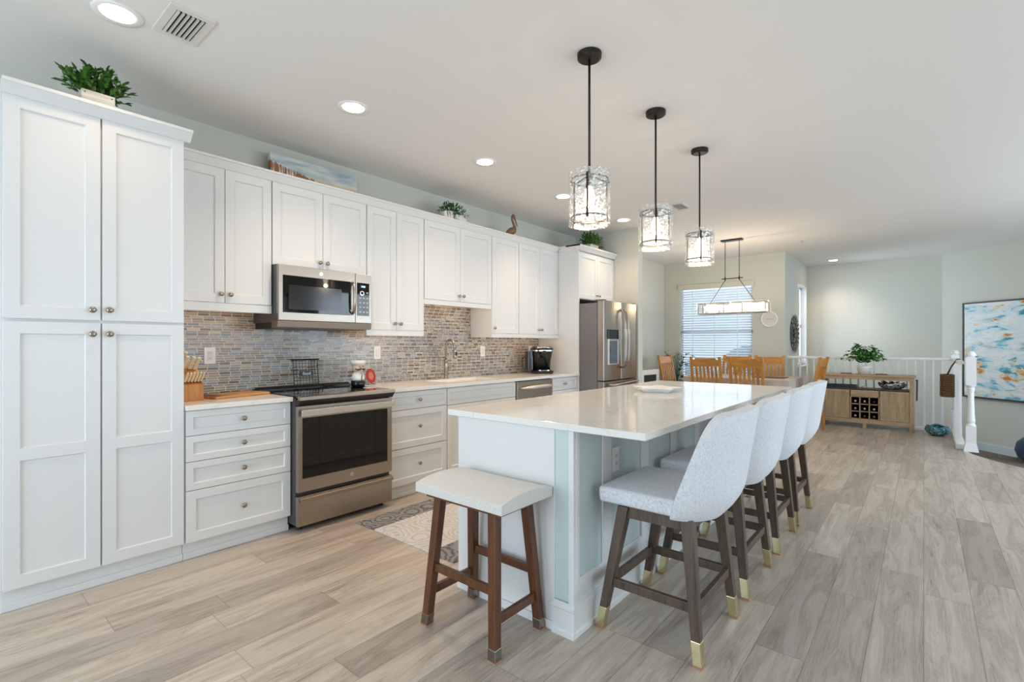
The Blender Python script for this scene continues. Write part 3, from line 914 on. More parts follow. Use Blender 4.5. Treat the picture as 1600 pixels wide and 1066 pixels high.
# ------------------------------------------------------------------ microwave
t = thing('microwave_oven', 'stainless over-the-range microwave under the short cabinet', 'microwave', (1.99, 3.7, 1.40)); o = t.location
MX0, MX1 = 1.608, 2.374
m = MB(); m.box(MX0, MX1, 3.535, YW - .01, 1.43, 1.844); m.build('body', mat('microwave_side_grey', (92, 96, 102), .4, .4), t, off=o)
d = MB(); d.box(MX0, 2.224, 3.500, 3.533, 1.442, 1.842); d = d.build('door', STEEL, t, off=o, bevel=.004)
MB().box(1.640, 2.180, 3.4975, 3.501, 1.50, 1.768).build('door_glass', BLACKGL, d, off=o, bevel=.001)
MB().box(1.682, 2.10, 3.4968, 3.4985, 1.525, 1.70).build('inner_window', mat('mesh_window', (34, 34, 36), .12), d, off=o)
m = MB(); m.tube([(2.195, 3.500, 1.515), (2.195, 3.472, 1.53), (2.195, 3.464, 1.62), (2.195, 3.466, 1.70), (2.195, 3.474, 1.745), (2.195, 3.500, 1.76)], .0125, 10)
m.build('handle', STEELV, d, off=o, smooth=True)
MB().lathe([(.001, -.002), (.016, -.002), (.016, 0), (.001, 0)], seg=24, axis='y').build('round_badge', mat('badge_silver', (214, 212, 208), .2, .9), d, loc=(1.93 - o[0], 3.4995 - o[1], 1.803 - o[2]))
m = MB(); m.box(2.226, MX1, 3.502, 3.533, 1.442, 1.842); p = m.build('panel_frame', STEEL, t, off=o, bevel=.003)
MB().box(2.240, 2.352, 3.4995, 3.503, 1.502, 1.768).build('control_panel', BLACKGL, p, off=o)
MB().box(2.268, 2.318, 3.4985, 3.4999, 1.727, 1.750).build('display', mat('display_navy', (16, 30, 52), .2), p, off=o)
m = MB()
for k, (a, b) in enumerate(((2.280, 2.286), (2.292, 2.301), (2.304, 2.311))): m.box(a, b, 3.4975, 3.4986, 1.733, 1.745)
m.build('display_digits', emis('digit_glow', (170, 215, 255), 2.2), p, off=o)
MB().lathe([(.013, -.004), (.019, -.004), (.019, 0), (.013, 0), (.013, -.004)], seg=24, axis='y').build('dial', CHROME, p, loc=(2.283 - o[0], 3.4995 - o[1], 1.685 - o[2]))
for i in range(3):
    for j in range(5):
        if j == 0 and i < 2: continue
        zz = [1.69, 1.645, 1.608, 1.572, 1.532][j]
        MB().box(2.258 + i * .033, 2.276 + i * .033, 3.4985, 3.4997, zz - .006, zz + .006).build('button', mat('button_silver', (190, 188, 180), .4), p, off=o)
m = MB(); m.prism([(3.500, 1.440), (3.512, 1.393), (3.60, 1.388), (3.60, 1.440)], MX1 - MX0 + .006, 'yz', MX0 - .003)
m.build('vent_strip', STEEL, t, off=o, bevel=.002)
m = MB(); m.box(MX0 + .01, MX1 - .01, 3.60, YW - .02, 1.385, 1.43); m.build('vent_hood', BLACK, t, off=o)

# ------------------------------------------------------------------ dishwasher
t = thing('dishwasher', 'stainless dishwasher with wide curved handle under the long counter', 'dishwasher', (4.333, 3.6, 0)); o = t.location
MB().box(4.008, 4.658, 3.32, 3.88, .02, .88).build('body', DKGREY, t, off=o)
MB().box(4.012, 4.655, 3.285, 3.32, .105, .872).build('door', STEEL, t, off=o, bevel=.004)
MB().tube([(4.07, 3.285, .80), (4.08, 3.245, .803), (4.20, 3.225, .806), (4.46, 3.225, .806), (4.59, 3.245, .803), (4.60, 3.285, .80)], [.010, .012, .021, .021, .012, .010], 12).build('handle', mat('pale_satin_metal', (222, 214, 204), .35, .6), t, off=o, smooth=True)
MB().box(4.012, 4.655, 3.35, 3.37, 0, .10).build('toe_panel', BLACK, t, off=o)

# ------------------------------------------------------------------ refrigerator
t = thing('refrigerator', 'stainless french-door refrigerator with ice dispenser', 'refrigerator', (5.68, 3.4, 0)); o = t.location
MB().box(5.238, 6.120, 3.035, 3.86, .02, 1.775).build('body', GREYSIDE, t, off=o)
def curved_door(x0, x1, z0, z1, yb=3.03, yf=2.945, bow=.018):
    n = 8
    poly = [(x0, yb)] + [(x0 + (x1 - x0) * k / n, yf - bow * math.sin(PI * k / n)) for k in range(n + 1)] + [(x1, yb)]
    return MB().prism(poly, z1 - z0, 'xy', z0)
d1 = curved_door(5.236, 5.677, .830, 1.80).build('door', STEELV, t, off=o, bevel=.004)
d2 = curved_door(5.683, 6.124, .830, 1.80).build('door', STEELV, t, off=o, bevel=.004)
d3 = curved_door(5.236, 6.124, .06, .815, bow=.022).build('freezer_drawer', STEELV, t, off=o, bevel=.004)
MB().box(5.310, 5.560, 2.918, 2.945, 1.335, 1.45).build('dispenser_panel', BLACKGL, d1, off=o, bevel=.002)
m = MB(); m.box(5.310, 5.33, 2.916, 2.945, 1.02, 1.335); m.box(5.54, 5.56, 2.916, 2.945, 1.02, 1.335); m.box(5.33, 5.54, 2.916, 2.945, 1.31, 1.335); m.box(5.33, 5.54, 2.910, 2.945, 1.02, 1.035)
m.build('dispenser_frame', mat('dispenser_silver', (196, 192, 188), .3, .7), d1, off=o, bevel=.002)
MB().box(5.33, 5.54, 2.924, 2.9255, 1.035, 1.31).build('dispenser_recess', mat('dispenser_blue_grey', (98, 106, 118), .3), d1, off=o)
MB().hexa([(5.335, 2.919, 1.16), (5.352, 2.919, 1.16), (5.352, 2.924, 1.16), (5.335, 2.924, 1.16)], [(5.335, 2.919, 1.27), (5.352, 2.919, 1.27), (5.352, 2.924, 1.27), (5.335, 2.924, 1.27)]).build('dispenser_paddle', CHROME, d1, off=o)
for dx, dr in ((5.640, d1), (5.720, d2)):
    MB().tube([(dx, 2.935, .975), (dx, 2.895, 1.0), (dx, 2.87, 1.15), (dx, 2.865, 1.34), (dx, 2.87, 1.53), (dx, 2.895, 1.68), (dx, 2.935, 1.705)], [.012, .013, .0135, .014, .0135, .013, .012], 12).build('handle', STEELV, dr, off=o, smooth=True)
    MB().tube([(dx, 2.875, 1.06), (dx, 2.866, 1.15), (dx, 2.861, 1.34), (dx, 2.864, 1.46)], [.017, .020, .020, .017], 12).build('handle_cover', mat('grey_handle_cover', (188, 186, 180), .7), dr, off=o, smooth=True)
MB().tube([(5.31, 2.93, .78), (5.33, 2.88, .775), (5.68, 2.865, .785), (6.03, 2.88, .795), (6.05, 2.93, .80)], .014, 12).build('handle', STEEL, d3, off=o, smooth=True)
for x in (5.27, 6.06): MB().box(x, x + .06, 2.96, 3.10, 1.80, 1.815).build('hinge_cover', DKGREY, t, off=o, bevel=.003)
for x in (5.28, 6.08):
    for y in (3.08, 3.80): MB().cyl((x, y, 0), (x, y, .021), .02, 12).build('foot', BLACK, t, off=o)

# ================================================================== ISLAND
IZ = .9255; IX0, IX1, IY0, IY1 = 1.790, 4.515, .826, 1.944
BX0, BX1, BY0, BY1 = 1.812, 4.45, 1.172, 1.880
t = thing('kitchen_island', 'long white kitchen island with pale teal panels', 'island', (3.13, 1.52, 0)); o = t.location
MB().box(BX0, BX1, BY0, BY1, 0.0, IZ - .031).build('body', WHITE, t, off=o)
# near end: cabinet side panel, teal end panel, stiles
m = MB(); m.box(BX0 - .010, BX0 - .0005, 1.262, 1.876, .0, IZ - .032); m.build('end_panel', WHITE, t, off=o, bevel=.002)
m = MB(); m.box(BX0 - .004, BX0 - .0005, 1.185, 1.262, .10, IZ - .032); m.build('teal_end_panel', TEAL, t, off=o)
m = MB(); m.box(BX0 - .012, BX0 + .02, 1.160, 1.186, .10, IZ - .032)
m.build('corner_post', WHITE, t, off=o, bevel=.002)
# stool side: teal panels, battens
m = MB(); m.box(BX0 + .02, BX1, BY0 - .004, BY0 - .0005, .22, IZ - .032); m.build('teal_side_panel', TEAL, t, off=o)
for xb in (1.835, 2.094, 2.512, 2.912, 3.31, 3.71, 4.11, 4.41):
    a, b = (xb - .012, xb + .012) if xb == 1.835 else (xb - .042, xb + .042)
    m = MB(); m.box(a, min(b, BX1), BY0 - .014, BY0 - .0045, .235, IZ - .032)
    m.build('batten', WHITE, t, off=o, bevel=.002)
m = MB(); m.box(BX0 + .02, BX1, BY0 - .010, BY0 - .0045, .135, .245); m.build('bottom_rail', WHITE, t, off=o)
def base_prof(y, s=-1):
    return [(y, 0), (y + s * .018, 0), (y + s * .018, .02), (y + s * .012, .028), (y + s * .012, .112), (y + s * .018, .118), (y + s * .018, .128), (y + s * .009, .134), (y + s * .012, .142), (y, .148)]
m = MB(); m.prism(base_prof(BY0 - .0045), BX1 - BX0 + .016, 'yz', BX0 - .016)
m.prism([(a, z) for a, z in [(BX0 - .0125 - .0, 0), (BX0 - .030, 0), (BX0 - .030, .02), (BX0 - .024, .028), (BX0 - .024, .112), (BX0 - .028, .118), (BX0 - .028, .128), (BX0 - .0125, .142)]], .114, 'xz', 1.150)
m.build('baseboard', WHITE, t, off=o)
m = MB(); m.box(BX0 - .022, BX0 - .0125, 1.265, 1.876, 0, .038); m.build('shoe_moulding', WHITE, t, off=o, bevel=.003)
# range side: doors
xx = BX0 + .02
for k in range(4):
    x1_ = xx + .645
    d = MB().shaker(xx + .003, x1_ - .003, .108, IZ - .05, 0, rail=.055)
    for v in d.b.verts: v.co = Vector((v.co.x, BY1 + .0195 - v.co.y, v.co.z))
    d.build('door', WHITE, t, off=o)
    xx = x1_
m = MB(); m.box(IX0, IX1, IY0, IY1, IZ - .030, IZ)
tag(m.build('island_countertop', QUARTZ, bevel=.003), 'polished white quartz top of the island', 'countertop')

def outlet(x, y, z, label, kind='outlet', facing='-y'):
    t = thing('outlet_plate' if kind == 'outlet' else 'switch_plate', label, 'outlet' if kind == 'outlet' else 'switch', (x, y, z))
    MB().box(-.037, .037, -.006, 0, -.06, .06).build('cover_plate', PLASTW, t, bevel=.003)
    MB().box(-.017, .017, -.009, -.006, -.034, .034).build('insert', mat('insert_ivory', (228, 226, 220), .35), t, bevel=.002)
    if kind == 'outlet':
        for s_ in (-.018, .018):
            m = MB()
            for dx in (-.006, .006): m.box(dx - .0012, dx + .0012, -.0095, -.009, s_ - .006, s_ + .006)
            m.build('socket_slots', BLACK, t)
    return t
YT = YW - .008
outlet(1.309, YT, 1.19, 'white wall outlet beside the knife block on the tile')
outlet(2.709, YT, 1.193, 'white wall switch plate on the tile above the red-rimmed plate', 'switch')
outlet(4.139, YT, 1.19, 'white wall switch plate on the tile right of the faucet', 'switch')
outlet(5.036, YT, 1.19, 'white wall outlet with a black plug behind the coffee maker')
outlet(2.187, BY0 - .004, .705, 'white outlet on the teal island side beside the nearest bar stool')

# tray on the island (star-shaped white dish)
t = thing('star_dish', 'white star-shaped serving dish lying on the island top', 'dish', (3.43, 1.49, IZ), R(20))
def star(r0, r1, n=5, a=0.0):
    p = []
    for k in range(2 * n):
        r = r0 if k % 2 == 0 else r1
        p.append((r * math.cos(a + PI * k / n), r * math.sin(a + PI * k / n)))
    return p
m = MB()
A, B_ = star(.13, .085), star(.19, .125)
def ring(pts, z): return [m.b.verts.new((x, y, z)) for x, y in pts]
r0 = ring(A, 0.0); r1 = ring(B_, .032); r2 = ring(star(.184, .120), .034); r3 = ring(star(.124, .080), .008)
m.b.faces.new(r0[::-1]); m.b.faces.new(r3)
for a, b in ((r0, r1), (r1, r2), (r2, r3)):
    for k in range(10):
        j = (k + 1) % 10
        m.b.faces.new((a[k], a[j], b[j], b[k]))
m.build('dish', CERAM, t, bevel=.003)
MB().tube([(.188 * math.cos(2 * PI * k / 5 * 1), .188 * math.sin(2 * PI * k / 5), .034) for k in range(2)], .001, 4).b.free()

# ================================================================== BAR STOOLS
def bar_stool(x, y, label):
    t = thing('bar_stool', label, 'bar stool', (x, y, 0), group='upholstered bar stools at the island')
    # seat cushion
    m = MB(); m.box(-.245, .245, -.175, .225, .565, .635)
    bmesh.ops.subdivide_edges(m.b, edges=m.b.edges, cuts=3, use_grid_fill=True)
    for v in m.b.verts:
        if v.co.z > .63:
            q = (1 - (v.co.x / .245) ** 2) * (1 - ((v.co.y - .025) / .20) ** 2)
            v.co.z += .018 * q
    m.build('seat', STOOLFAB, t, smooth=True, bevel=.022, seg=4)
    # wrap-around backrest
    NU, NV = 25, 14
    def P(i, j):
        u = -1 + 2 * i / (NU - 1); v = j / (NV - 1)
        a = abs(u)
        zt = 1.005 - .01 * a - .135 * max(0, (a - .45) / .55) ** 2.4
        zb = .556 + .018 * a
        z = zb + (zt - zb) * v
        h = (z - .55) / .45
        yr = -.275 - .062 * h
        dep = .175 * (1 - .62 * h)
        th = u * PI / 2
        xw = .262 + .004 * math.sin(PI * h)
        xx = xw * math.copysign(abs(math.sin(th)) ** .85, u)
        yy = yr + dep * (1 - abs(math.cos(th)) ** 1.25)
        bot = max(0, 1 - v / .30) ** 2
        yy += .055 * bot * (1 - a * a) - .006 * abs(math.sin(1.5 * PI * u)) * (1 - a)
        return (xx * (1 - .07 * bot), yy, z)
    m = MB(); m.grid(P, NU, NV)
    m.build('backrest', STOOLFAB, t, smooth=True, solid=.046, bevel=.018, seg=3)
    # frame
    feet = {(-1, 1): (-.235, .216), (1, 1): (.235, .216), (-1, -1): (-.235, -.222), (1, -1): (.235, -.222)}
    tops = {(-1, 1): (-.205, .11), (1, 1): (.205, .11), (-1, -1): (-.195, -.165), (1, -1): (.195, -.165)}
    def at(k, z):
        f = z / .56
        return (feet[k][0] + (tops[k][0] - feet[k][0]) * f, feet[k][1] + (tops[k][1] - feet[k][1]) * f, z)
    for k in feet:
        l = MB().leg(at(k, .004), at(k, .56), .034, .05).build('leg', DKWOOD, t, bevel=.003)
        MB().leg(at(k, .006), at(k, .098), .0365, .0385).build('brass_cap', BRASS, l, bevel=.002)
        MB().leg(at(k, 0), at(k, .007), .040, .040).build('felt_pad', FELT, l)
    m = MB()
    def bar(k1, k2, z, w=.022, hh=.038):
        a, b = Vector(at(k1, z)), Vector(at(k2, z))
        d = (b - a).normalized(); s_ = Vector((-d.y, d.x, 0)) * w / 2
        q = [a - s_, b - s_, b + s_, a + s_]
        return [(p.x, p.y, z - hh / 2) for p in q], [(p.x, p.y, z + hh / 2) for p in q]
    for k1, k2 in (((-1, 1), (1, 1)), ((1, 1), (1, -1)), ((1, -1), (-1, -1)), ((-1, -1), (-1, 1))):
        MB().hexa(*bar(k1, k2, .215)).build('stretcher', DKWOOD, t, bevel=.002)
    m = MB()
    for k1, k2 in (((-1, 1), (1, 1)), ((1, 1), (1, -1)), ((1, -1), (-1, -1)), ((-1, -1), (-1, 1))):
        a, b = bar(k1, k2, .535, .022, .05); m.hexa(a, b)
    m.build('apron', DKWOOD, t, bevel=.002)
    return t
bar_stool(2.195, .902, 'heather grey bar stool nearest the camera, largest in view')
bar_stool(2.873, .904, 'heather grey bar stool second from the camera along the island')
bar_stool(3.560, .904, 'heather grey bar stool third from the camera along the island')
bar_stool(4.175, .904, 'heather grey bar stool furthest from the camera, nearest the dining table')

# backless saddle stool
t = thing('saddle_stool', 'backless saddle stool with cream cushion at the island end', 'stool', (1.618, 1.525, 0))
m = MB(); m.box(-.172, .172, -.262, .262, .598, .640)
bmesh.ops.subdivide_edges(m.b, edges=m.b.edges, cuts=5, use_grid_fill=True)
for v in m.b.verts:
    fx = 1 - (abs(v.co.x) / .172) ** 2.2
    fy = (v.co.y / .262) ** 2
    if v.co.z > .6385: v.co.z += .022 * fx - .004 + .003 * fy
    
m.build('cushion', LINEN, t, smooth=True, bevel=.018, seg=4)
MB().box(-.14, .14, -.225, .225, .575, .598).build('seat_board', WALNUT, t, bevel=.004)
feet = {(-1, 1): (-.150, .208), (1, 1): (.150, .208), (-1, -1): (-.150, -.206), (1, -1): (.150, -.206)}
tops = {k: (k[0] * .105, k[1] * .165) for k in feet}
def at0(k, z):
    f = z / .58
    return (feet[k][0] + (tops[k][0] - feet[k][0]) * f, feet[k][1] + (tops[k][1] - feet[k][1]) * f, z)
for k in feet:
    l = MB().leg(at0(k, .004), at0(k, .58), .038, .042).build('leg', WALNUT, t, bevel=.003)
    MB().leg(at0(k, .006), at0(k, .052), .0405, .0405).build('pewter_cap', PEWTER, l, bevel=.002)
    MB().leg(at0(k, 0), at0(k, .007), .042, .042).build('felt_pad', FELT, l)
def bar0(k1, k2, z, w=.02, hh=.036):
    a, b = Vector(at0(k1, z)), Vector(at0(k2, z))
    d = (b - a).normalized(); s_ = Vector((-d.y, d.x, 0)) * w / 2
    q = [a - s_, b - s_, b + s_, a + s_]
    return [(p.x, p.y, z - hh / 2) for p in q], [(p.x, p.y, z + hh / 2) for p in q]
for k1, k2, z in (((-1, 1), (-1, -1), .265), ((1, 1), (1, -1), .265), ((-1, -1), (1, -1), .15), ((-1, 1), (1, 1), .15)):
    MB().hexa(*bar0(k1, k2, z)).build('stretcher', WALNUT, t, bevel=.002)

# rug
m = MB(); m.box(-.75, .75, -.50, .50, 0, .008)
r = m.build('rug', mat_rug(), bevel=.003, loc=(2.72, 2.588, 0))
tag(r, 'grey paisley runner rug on the floor between range and island', 'rug')

# ================================================================== THINGS ON THE COUNTERS
# knife block
t = thing('knife_block', 'wooden knife block on the counter in the corner by the pantry', 'knife block', (1.09, 3.62, .914))
o = t.location
m = MB(); m.prism([(-.10, 0), (.12, 0), (.12, .205), (.04, .235), (-.045, .125), (-.10, .105)], .11, 'yz', -.055)
m.build('block', BAMBOO, t, bevel=.003)
def knife(kx, ky, kz, L, w, tilt, label, group, blade=.05):
    k = thing('kitchen_knife', label, 'knife', (1.09 + kx, 3.62 + ky, .914 + kz), 0, group)
    k.rotation_euler = (tilt, R(6), 0)
    MB().box(-w / 2, w / 2, -.007, .007, 0.012, L).build('handle', HANDLE, k, bevel=.004)
    MB().box(-w / 2, w / 2, -.0075, .0075, .002, .012).build('bolster', PEWTER, k, bevel=.001)
    m = MB()
    for z in (.35, .65): m.lathe([(.001, 0), (.0025, 0)], c=(0, 0, 0), seg=8, axis='y'); break
    m.b.free()
    return k
for i in range(6):
    knife(-.045 + i * .018, -.072, .112, .085, .011, R(36), 'pale-handled steak knife in the front row of the knife block', 'steak knives in the block')
for i, (a, b) in enumerate(((-.03, .19), (.005, .185), (.035, .18))):
    knife(a, .015, b + .005, .115, .022, R(40), ['pale-handled large knife at the left of the block top', 'pale-handled large knife in the middle of the block top', 'pale-handled large knife at the right of the block top'][i], 'large knives in the block')
knife(-.02, .075, .225, .11, .022, R(40), 'pale-handled large knife in the rear slot of the block', 'large knives in the block')
# cutting board
m = MB(); m.box(-.20, .20, -.115, .115, 0, .018)
t = thing('cutting_board', 'brown wooden cutting board lying flat beside the knife block', 'cutting board', (1.375, 3.66, .914), R(14))
m.build('board', BOARDW, t, bevel=.007, seg=3)
MB().box(-.195, -.13, -.11, .11, .0182, .0188).build('dark_band', wood('walnut_band', (104, 62, 36), (72, 40, 22), .45, 'y'), t)
# wire rack with sign
t = thing('wire_rack', 'black wire cookbook rack with a food sign behind the cooktop', 'rack', (1.945, 3.742, .921)); o = t.location
m = MB()
for k in range(9):
    x = -.10 + k * .025
    m.cyl((x, 0, .01), (x, .03, .225), .0018, 6)
for k in range(9):
    z = .012 + k * .0265
    m.cyl((-.10, (z - .01) * .14, z), (.10, (z - .01) * .14, z), .0018, 6)
m.build('wire_grid', IRON, t)
m = MB(); m.cyl((-.115, .031, .228), (.115, .031, .228), .006, 8)
for x in (-.10, .10):
    m.tube([(x, .03, .225), (x, 0, .004), (x, -.06, .004), (x, -.06, .03)], .003, 8)
m.build('frame', IRON, t)
s_ = MB().box(-.055, .055, .004, .008, .10, .138).build('sign_plate', BLACK, t, bevel=.006)
me = text_mesh('food', .036, .0006)
tx = bpy.data.objects.new('lettering', me); COL.objects.link(tx); me.materials.clear(); me.materials.append(mat('letter_white', (240, 240, 238), .5))
tx.parent = s_; tx.location = (0, .0032, .119); tx.rotation_euler = (R(90), 0, 0)
# chef figurine crock
t = thing('figurine', 'white and black ceramic figurine crock at the right rear of the cooktop', 'figurine', (2.296, 3.575, .922))
MB().lathe([(.001, 0), (.052, 0), (.058, .02), (.056, .048), (.05, .052)], seg=24).build('base', mat('black_glaze', (24, 26, 30), .2), t, smooth=True)
MB().lathe([(.05, .05), (.053, .07), (.046, .10), (.034, .118), (.03, .124)], seg=24).build('jacket', CERAM, t, smooth=True)
MB().lathe([(.03, .122), (.044, .132), (.050, .15), (.047, .17), (.05, .178)], seg=24).build('face', mat('face_glaze', (232, 206, 180), .25), t, smooth=True)
MB().lathe([(.05, .176), (.058, .19), (.064, .214), (.058, .216), (.045, .20)], seg=24).build('hat', mat('cream_glaze', (240, 234, 222), .2), t, smooth=True)
m = MB(); m.tube([(-.045, -.030, .150), (-.03, -.045, .139), (-.012, -.052, .146), (0, -.053, .150), (.012, -.052, .146), (.03, -.045, .139), (.045, -.030, .150)], [.003, .006, .007, .004, .007, .006, .003], 8)
m.build('moustache', BLACK, t, smooth=True)
m = MB(); m.ball((-.014, -.049, .166), .005, 1); m.ball((.018, -.048, .167), .005, 1); m.build('eyes', BLACK, t)
MB().ball((.001, -.054, .157), .009, 2).build('nose', mat('nose_glaze', (226, 176, 150), .25), t, smooth=True)
MB().tube([(-.01, -.050, .118), (.006, -.054, .10), (-.004, -.056, .07), (.004, -.056, .052)], .003, 6).build('necktie', BLACK, t, smooth=True)
# red rimmed plate on stand
t = thing('red_plate', 'small red-rimmed plate leaning upright against the tile by the cooktop', 'plate', (2.56, 3.78, .914))
m = MB(); m.lathe([(.001, .006), (.035, .006), (.062, 0), (.066, .003), (.062, .008), (.035, .012), (.001, .012)], seg=32, axis='y')
p = m.build('rim', mat('red_glaze', (196, 52, 42), .2), t, smooth=True, loc=(0, 0, .075)); p.rotation_euler = (R(-12), 0, R(18))
m = MB(); m.lathe([(.001, -.0005), (.036, -.0005), (.036, .004), (.001, .004)], seg=32, axis='y').build('centre', mat('coral_glaze', (226, 132, 112), .25), p, loc=(0, .0015, 0))
m = MB()
for s_ in (-.03, .03): m.tube([(s_, -.02, .012), (s_, -.015, .002), (s_, .05, .002), (s_, .03, .05)], .002, 6)
m.build('stand', IRON, t)
# spoon rest-like clear card on the cooktop
m = MB(); m.box(-.04, .04, -.03, .03, 0, .004)
tag(m.build('spoon_rest', CERAM, bevel=.0015, loc=(2.30, 3.42, .9215)), 'small flat white spoon rest on the right of the cooktop', 'spoon rest')
# coffee maker
t = thing('coffee_maker', 'black single-serve coffee maker at the far end of the counter', 'coffee maker', (4.90, 3.62, .914), R(-40))
def sq(r, w, d, p=.5):
    return [(math.copysign(abs(math.cos(2 * PI * k / 28)) ** p, math.cos(2 * PI * k / 28)) * w, math.copysign(abs(math.sin(2 * PI * k / 28)) ** p, math.sin(2 * PI * k / 28)) * d) for k in range(28)]
def loft(secs, n=28):
    m = MB(); rings = []
    for z, w, d, dy in secs:
        rings.append([m.b.verts.new((x, y + dy, z)) for x, y in sq(1, w, d)])
    for a, b in zip(rings, rings[1:]):
        for k in range(n): m.b.faces.new((a[k], a[(k + 1) % n], b[(k + 1) % n], b[k]))
    m.b.faces.new(rings[0][::-1]); m.b.faces.new(rings[-1])
    return m
loft([(0, .125, .15, 0), (.02, .13, .155, 0), (.035, .128, .15, 0)]).build('base', BLACK, t, smooth=False, bevel=.004)
loft([(.035, .12, .075, .075), (.15, .122, .08, .07), (.27, .126, .13, .02), (.285, .126, .135, .012)]).build('body', mat('gloss_black', (26, 26, 28), .18), t, smooth=True)
loft([(.285, .128, .14, .01), (.30, .128, .142, .008), (.318, .118, .13, .008), (.333, .09, .10, .01)]).build('lid', mat('gloss_black', (26, 26, 28), .18), t, smooth=True)
loft([(.272, .131, .145, .01), (.286, .131, .145, .01)]).build('chrome_band', CHROME, t)
MB().tube([(-.09, -.10, .30), (-.085, -.155, .315), (0, -.172, .318), (.085, -.155, .315), (.09, -.10, .30)], .008, 8).build('handle', CHROME, t, smooth=True)
MB().lathe([(.001, .20), (.035, .20), (.05, .24), (.055, .28)], c=(0, -.085, 0), seg=20).build('brew_head', BLACK, t, smooth=True)
loft([(.035, .075, .06, -.08), (.045, .075, .06, -.08)]).build('drip_tray', CHROME, t)
loft([(.04, .04, .09, .03), (.27, .04, .09, .03)]).build('water_tank', mat('smoked_plastic', (58, 60, 64), .1), t, loc=(-.155, 0, 0))
c_ = MB(); c_.tube([(.136 - .19, 3.905 - 3.62 - .02, .275), (-.12, .23, .26), (-.21, .20, .16), (-.20, .14, .03), (-.13, .10, .012)], .0035, 6)
c_.build('power_cord', BLACK, t, smooth=True)
MB().box(.118, .150, .262, .278, .275, .30).build('plug', BLACK, t, bevel=.003)

# ================================================================== THINGS ON TOP OF THE CABINETS
def leaf(m, p, d, L, w, up=Vector((0, 0, 1)), droop=.15):
    d = d.normalized(); s_ = d.cross(up)
    if s_.length < .05: s_ = d.orthogonal()
    s_.normalize(); n = s_.cross(d)
    b = m.b
    q = [p, p + d * L * .35 + s_ * w / 2 + n * L * .05, p + d * L * .35 - s_ * w / 2 + n * L * .05, p + d * L * .75 + s_ * w * .36 - n * L * droop * .3, p + d * L * .75 - s_ * w * .36 - n * L * droop * .3, p + d * L - n * L * droop]
    v = [b.verts.new(x) for x in q]
    b.faces.new((v[0], v[2], v[1])); b.faces.new((v[1], v[2], v[4], v[3])); b.faces.new((v[3], v[4], v[5]))
def bush(m, c, rx, ry, rz, n, L, w, seed):
    rr = random.Random(seed)
    for k in range(n):
        a = rr.random() * 2 * PI; e = math.asin(rr.uniform(-.15, 1)); q = rr.random() ** .45
        d = Vector((math.cos(a) * math.cos(e), math.sin(a) * math.cos(e), math.sin(e)))
        p = Vector(c) + Vector((d.x * rx * q, d.y * ry * q, d.z * rz * q))
        dd_ = (d + Vector((rr.uniform(-.7, .7), rr.uniform(-.7, .7), rr.uniform(-.2, .7)))).normalized()
        leaf(m, p, dd_, L * rr.uniform(.7, 1.2), w * rr.uniform(.8, 1.2))
t = thing('potted_plant', 'leafy green plant in a whitewashed box on top of the pantry', 'plant', (.585, 3.36, 2.508))
m = MB(); e = .008
m.box(-.068, .068, -.06, -.052, 0, .075); m.box(-.068, .068, .052, .06, 0, .075); m.box(-.068, -.060, -.052, .052, 0, .075); m.box(.060, .068, -.052, .052, 0, .075); m.box(-.06, .06, -.052, .052, 0, .06)
pb = m.build('planter_box', WHITEWASH, t)
m = MB()
for x in (-.055, .055): m.ball((x, -.0605, .062), .0035, 1)
m.build('nail_heads', IRON, pb)
m = MB(); rr = random.Random(3)
for k in range(52):
    a = rr.random() * 2 * PI; rad = rr.uniform(.02, .18)
    tip = Vector((math.cos(a) * rad, math.sin(a) * rad * .62, .10 + rr.uniform(.02, .145) * (1 - rad / .25)))
    bs_ = Vector((tip.x * .25, tip.y * .3, .05))
    for s in range(7):
        f = .35 + .65 * s / 6
        p = bs_.lerp(tip, f)
        for side in (-1, 1):
            d = (tip - bs_).normalized() * .7 + Vector((rr.uniform(-1, 1), rr.uniform(-1, 1), rr.uniform(-.3, .6))) * .8
            leaf(m, p, d, .042, .019)
m.build('foliage', LEAF1, t, fix=False)
t = thing('boxwood_planter', 'round clipped boxwood in a rough white planter on the middle wall cabinets', 'plant', (3.42, 3.64, 2.504))
m = MB(); m.prism([(-.16, 0), (.16, 0), (.168, .07), (.10, .082), (.03, .066), (-.04, .09), (-.12, .085), (-.165, .068)], .11, 'xz', -.055)
t2 = NT('cracked_white_bark'); nz = t2.noise(t2.scale(t2.obj(), (30, 30, 9)), 1.0, 3.0, .6, .8)
t2.set(Base_Color=t2.ramp(nz, [(.38, lin((88, 78, 70))), (.47, lin((226, 220, 212)))]), Roughness=.8)
m.build('planter', t2.m, t, bevel=.006)
m = MB(); bush(m, (0, 0, .06), .19, .09, .13, 620, .03, .013, 5)
m.build('foliage', LEAF2, t, fix=False)
t = thing('potted_plant', 'small leafy green plant in a white box on the refrigerator cabinet', 'plant', (5.66, 3.37, 2.506))
MB().box(-.10, .10, -.05, .05, 0, .075).build('planter_box', WHITEWASH, t, bevel=.003)
m = MB(); bush(m, (0, 0, .075), .22, .12, .15, 420, .055, .022, 9)
m.build('foliage', LEAF1, t, fix=False)
# beach canvas
t = thing('beach_canvas', 'long narrow beach scene canvas leaning on top of the wall cabinets', 'picture', (2.055, 3.80, 2.504))
MB().box(-.37, .37, -.018, .018, 0, .232).build('canvas', mat_beach(), t, bevel=.002).rotation_euler = (R(-6), 0, 0)
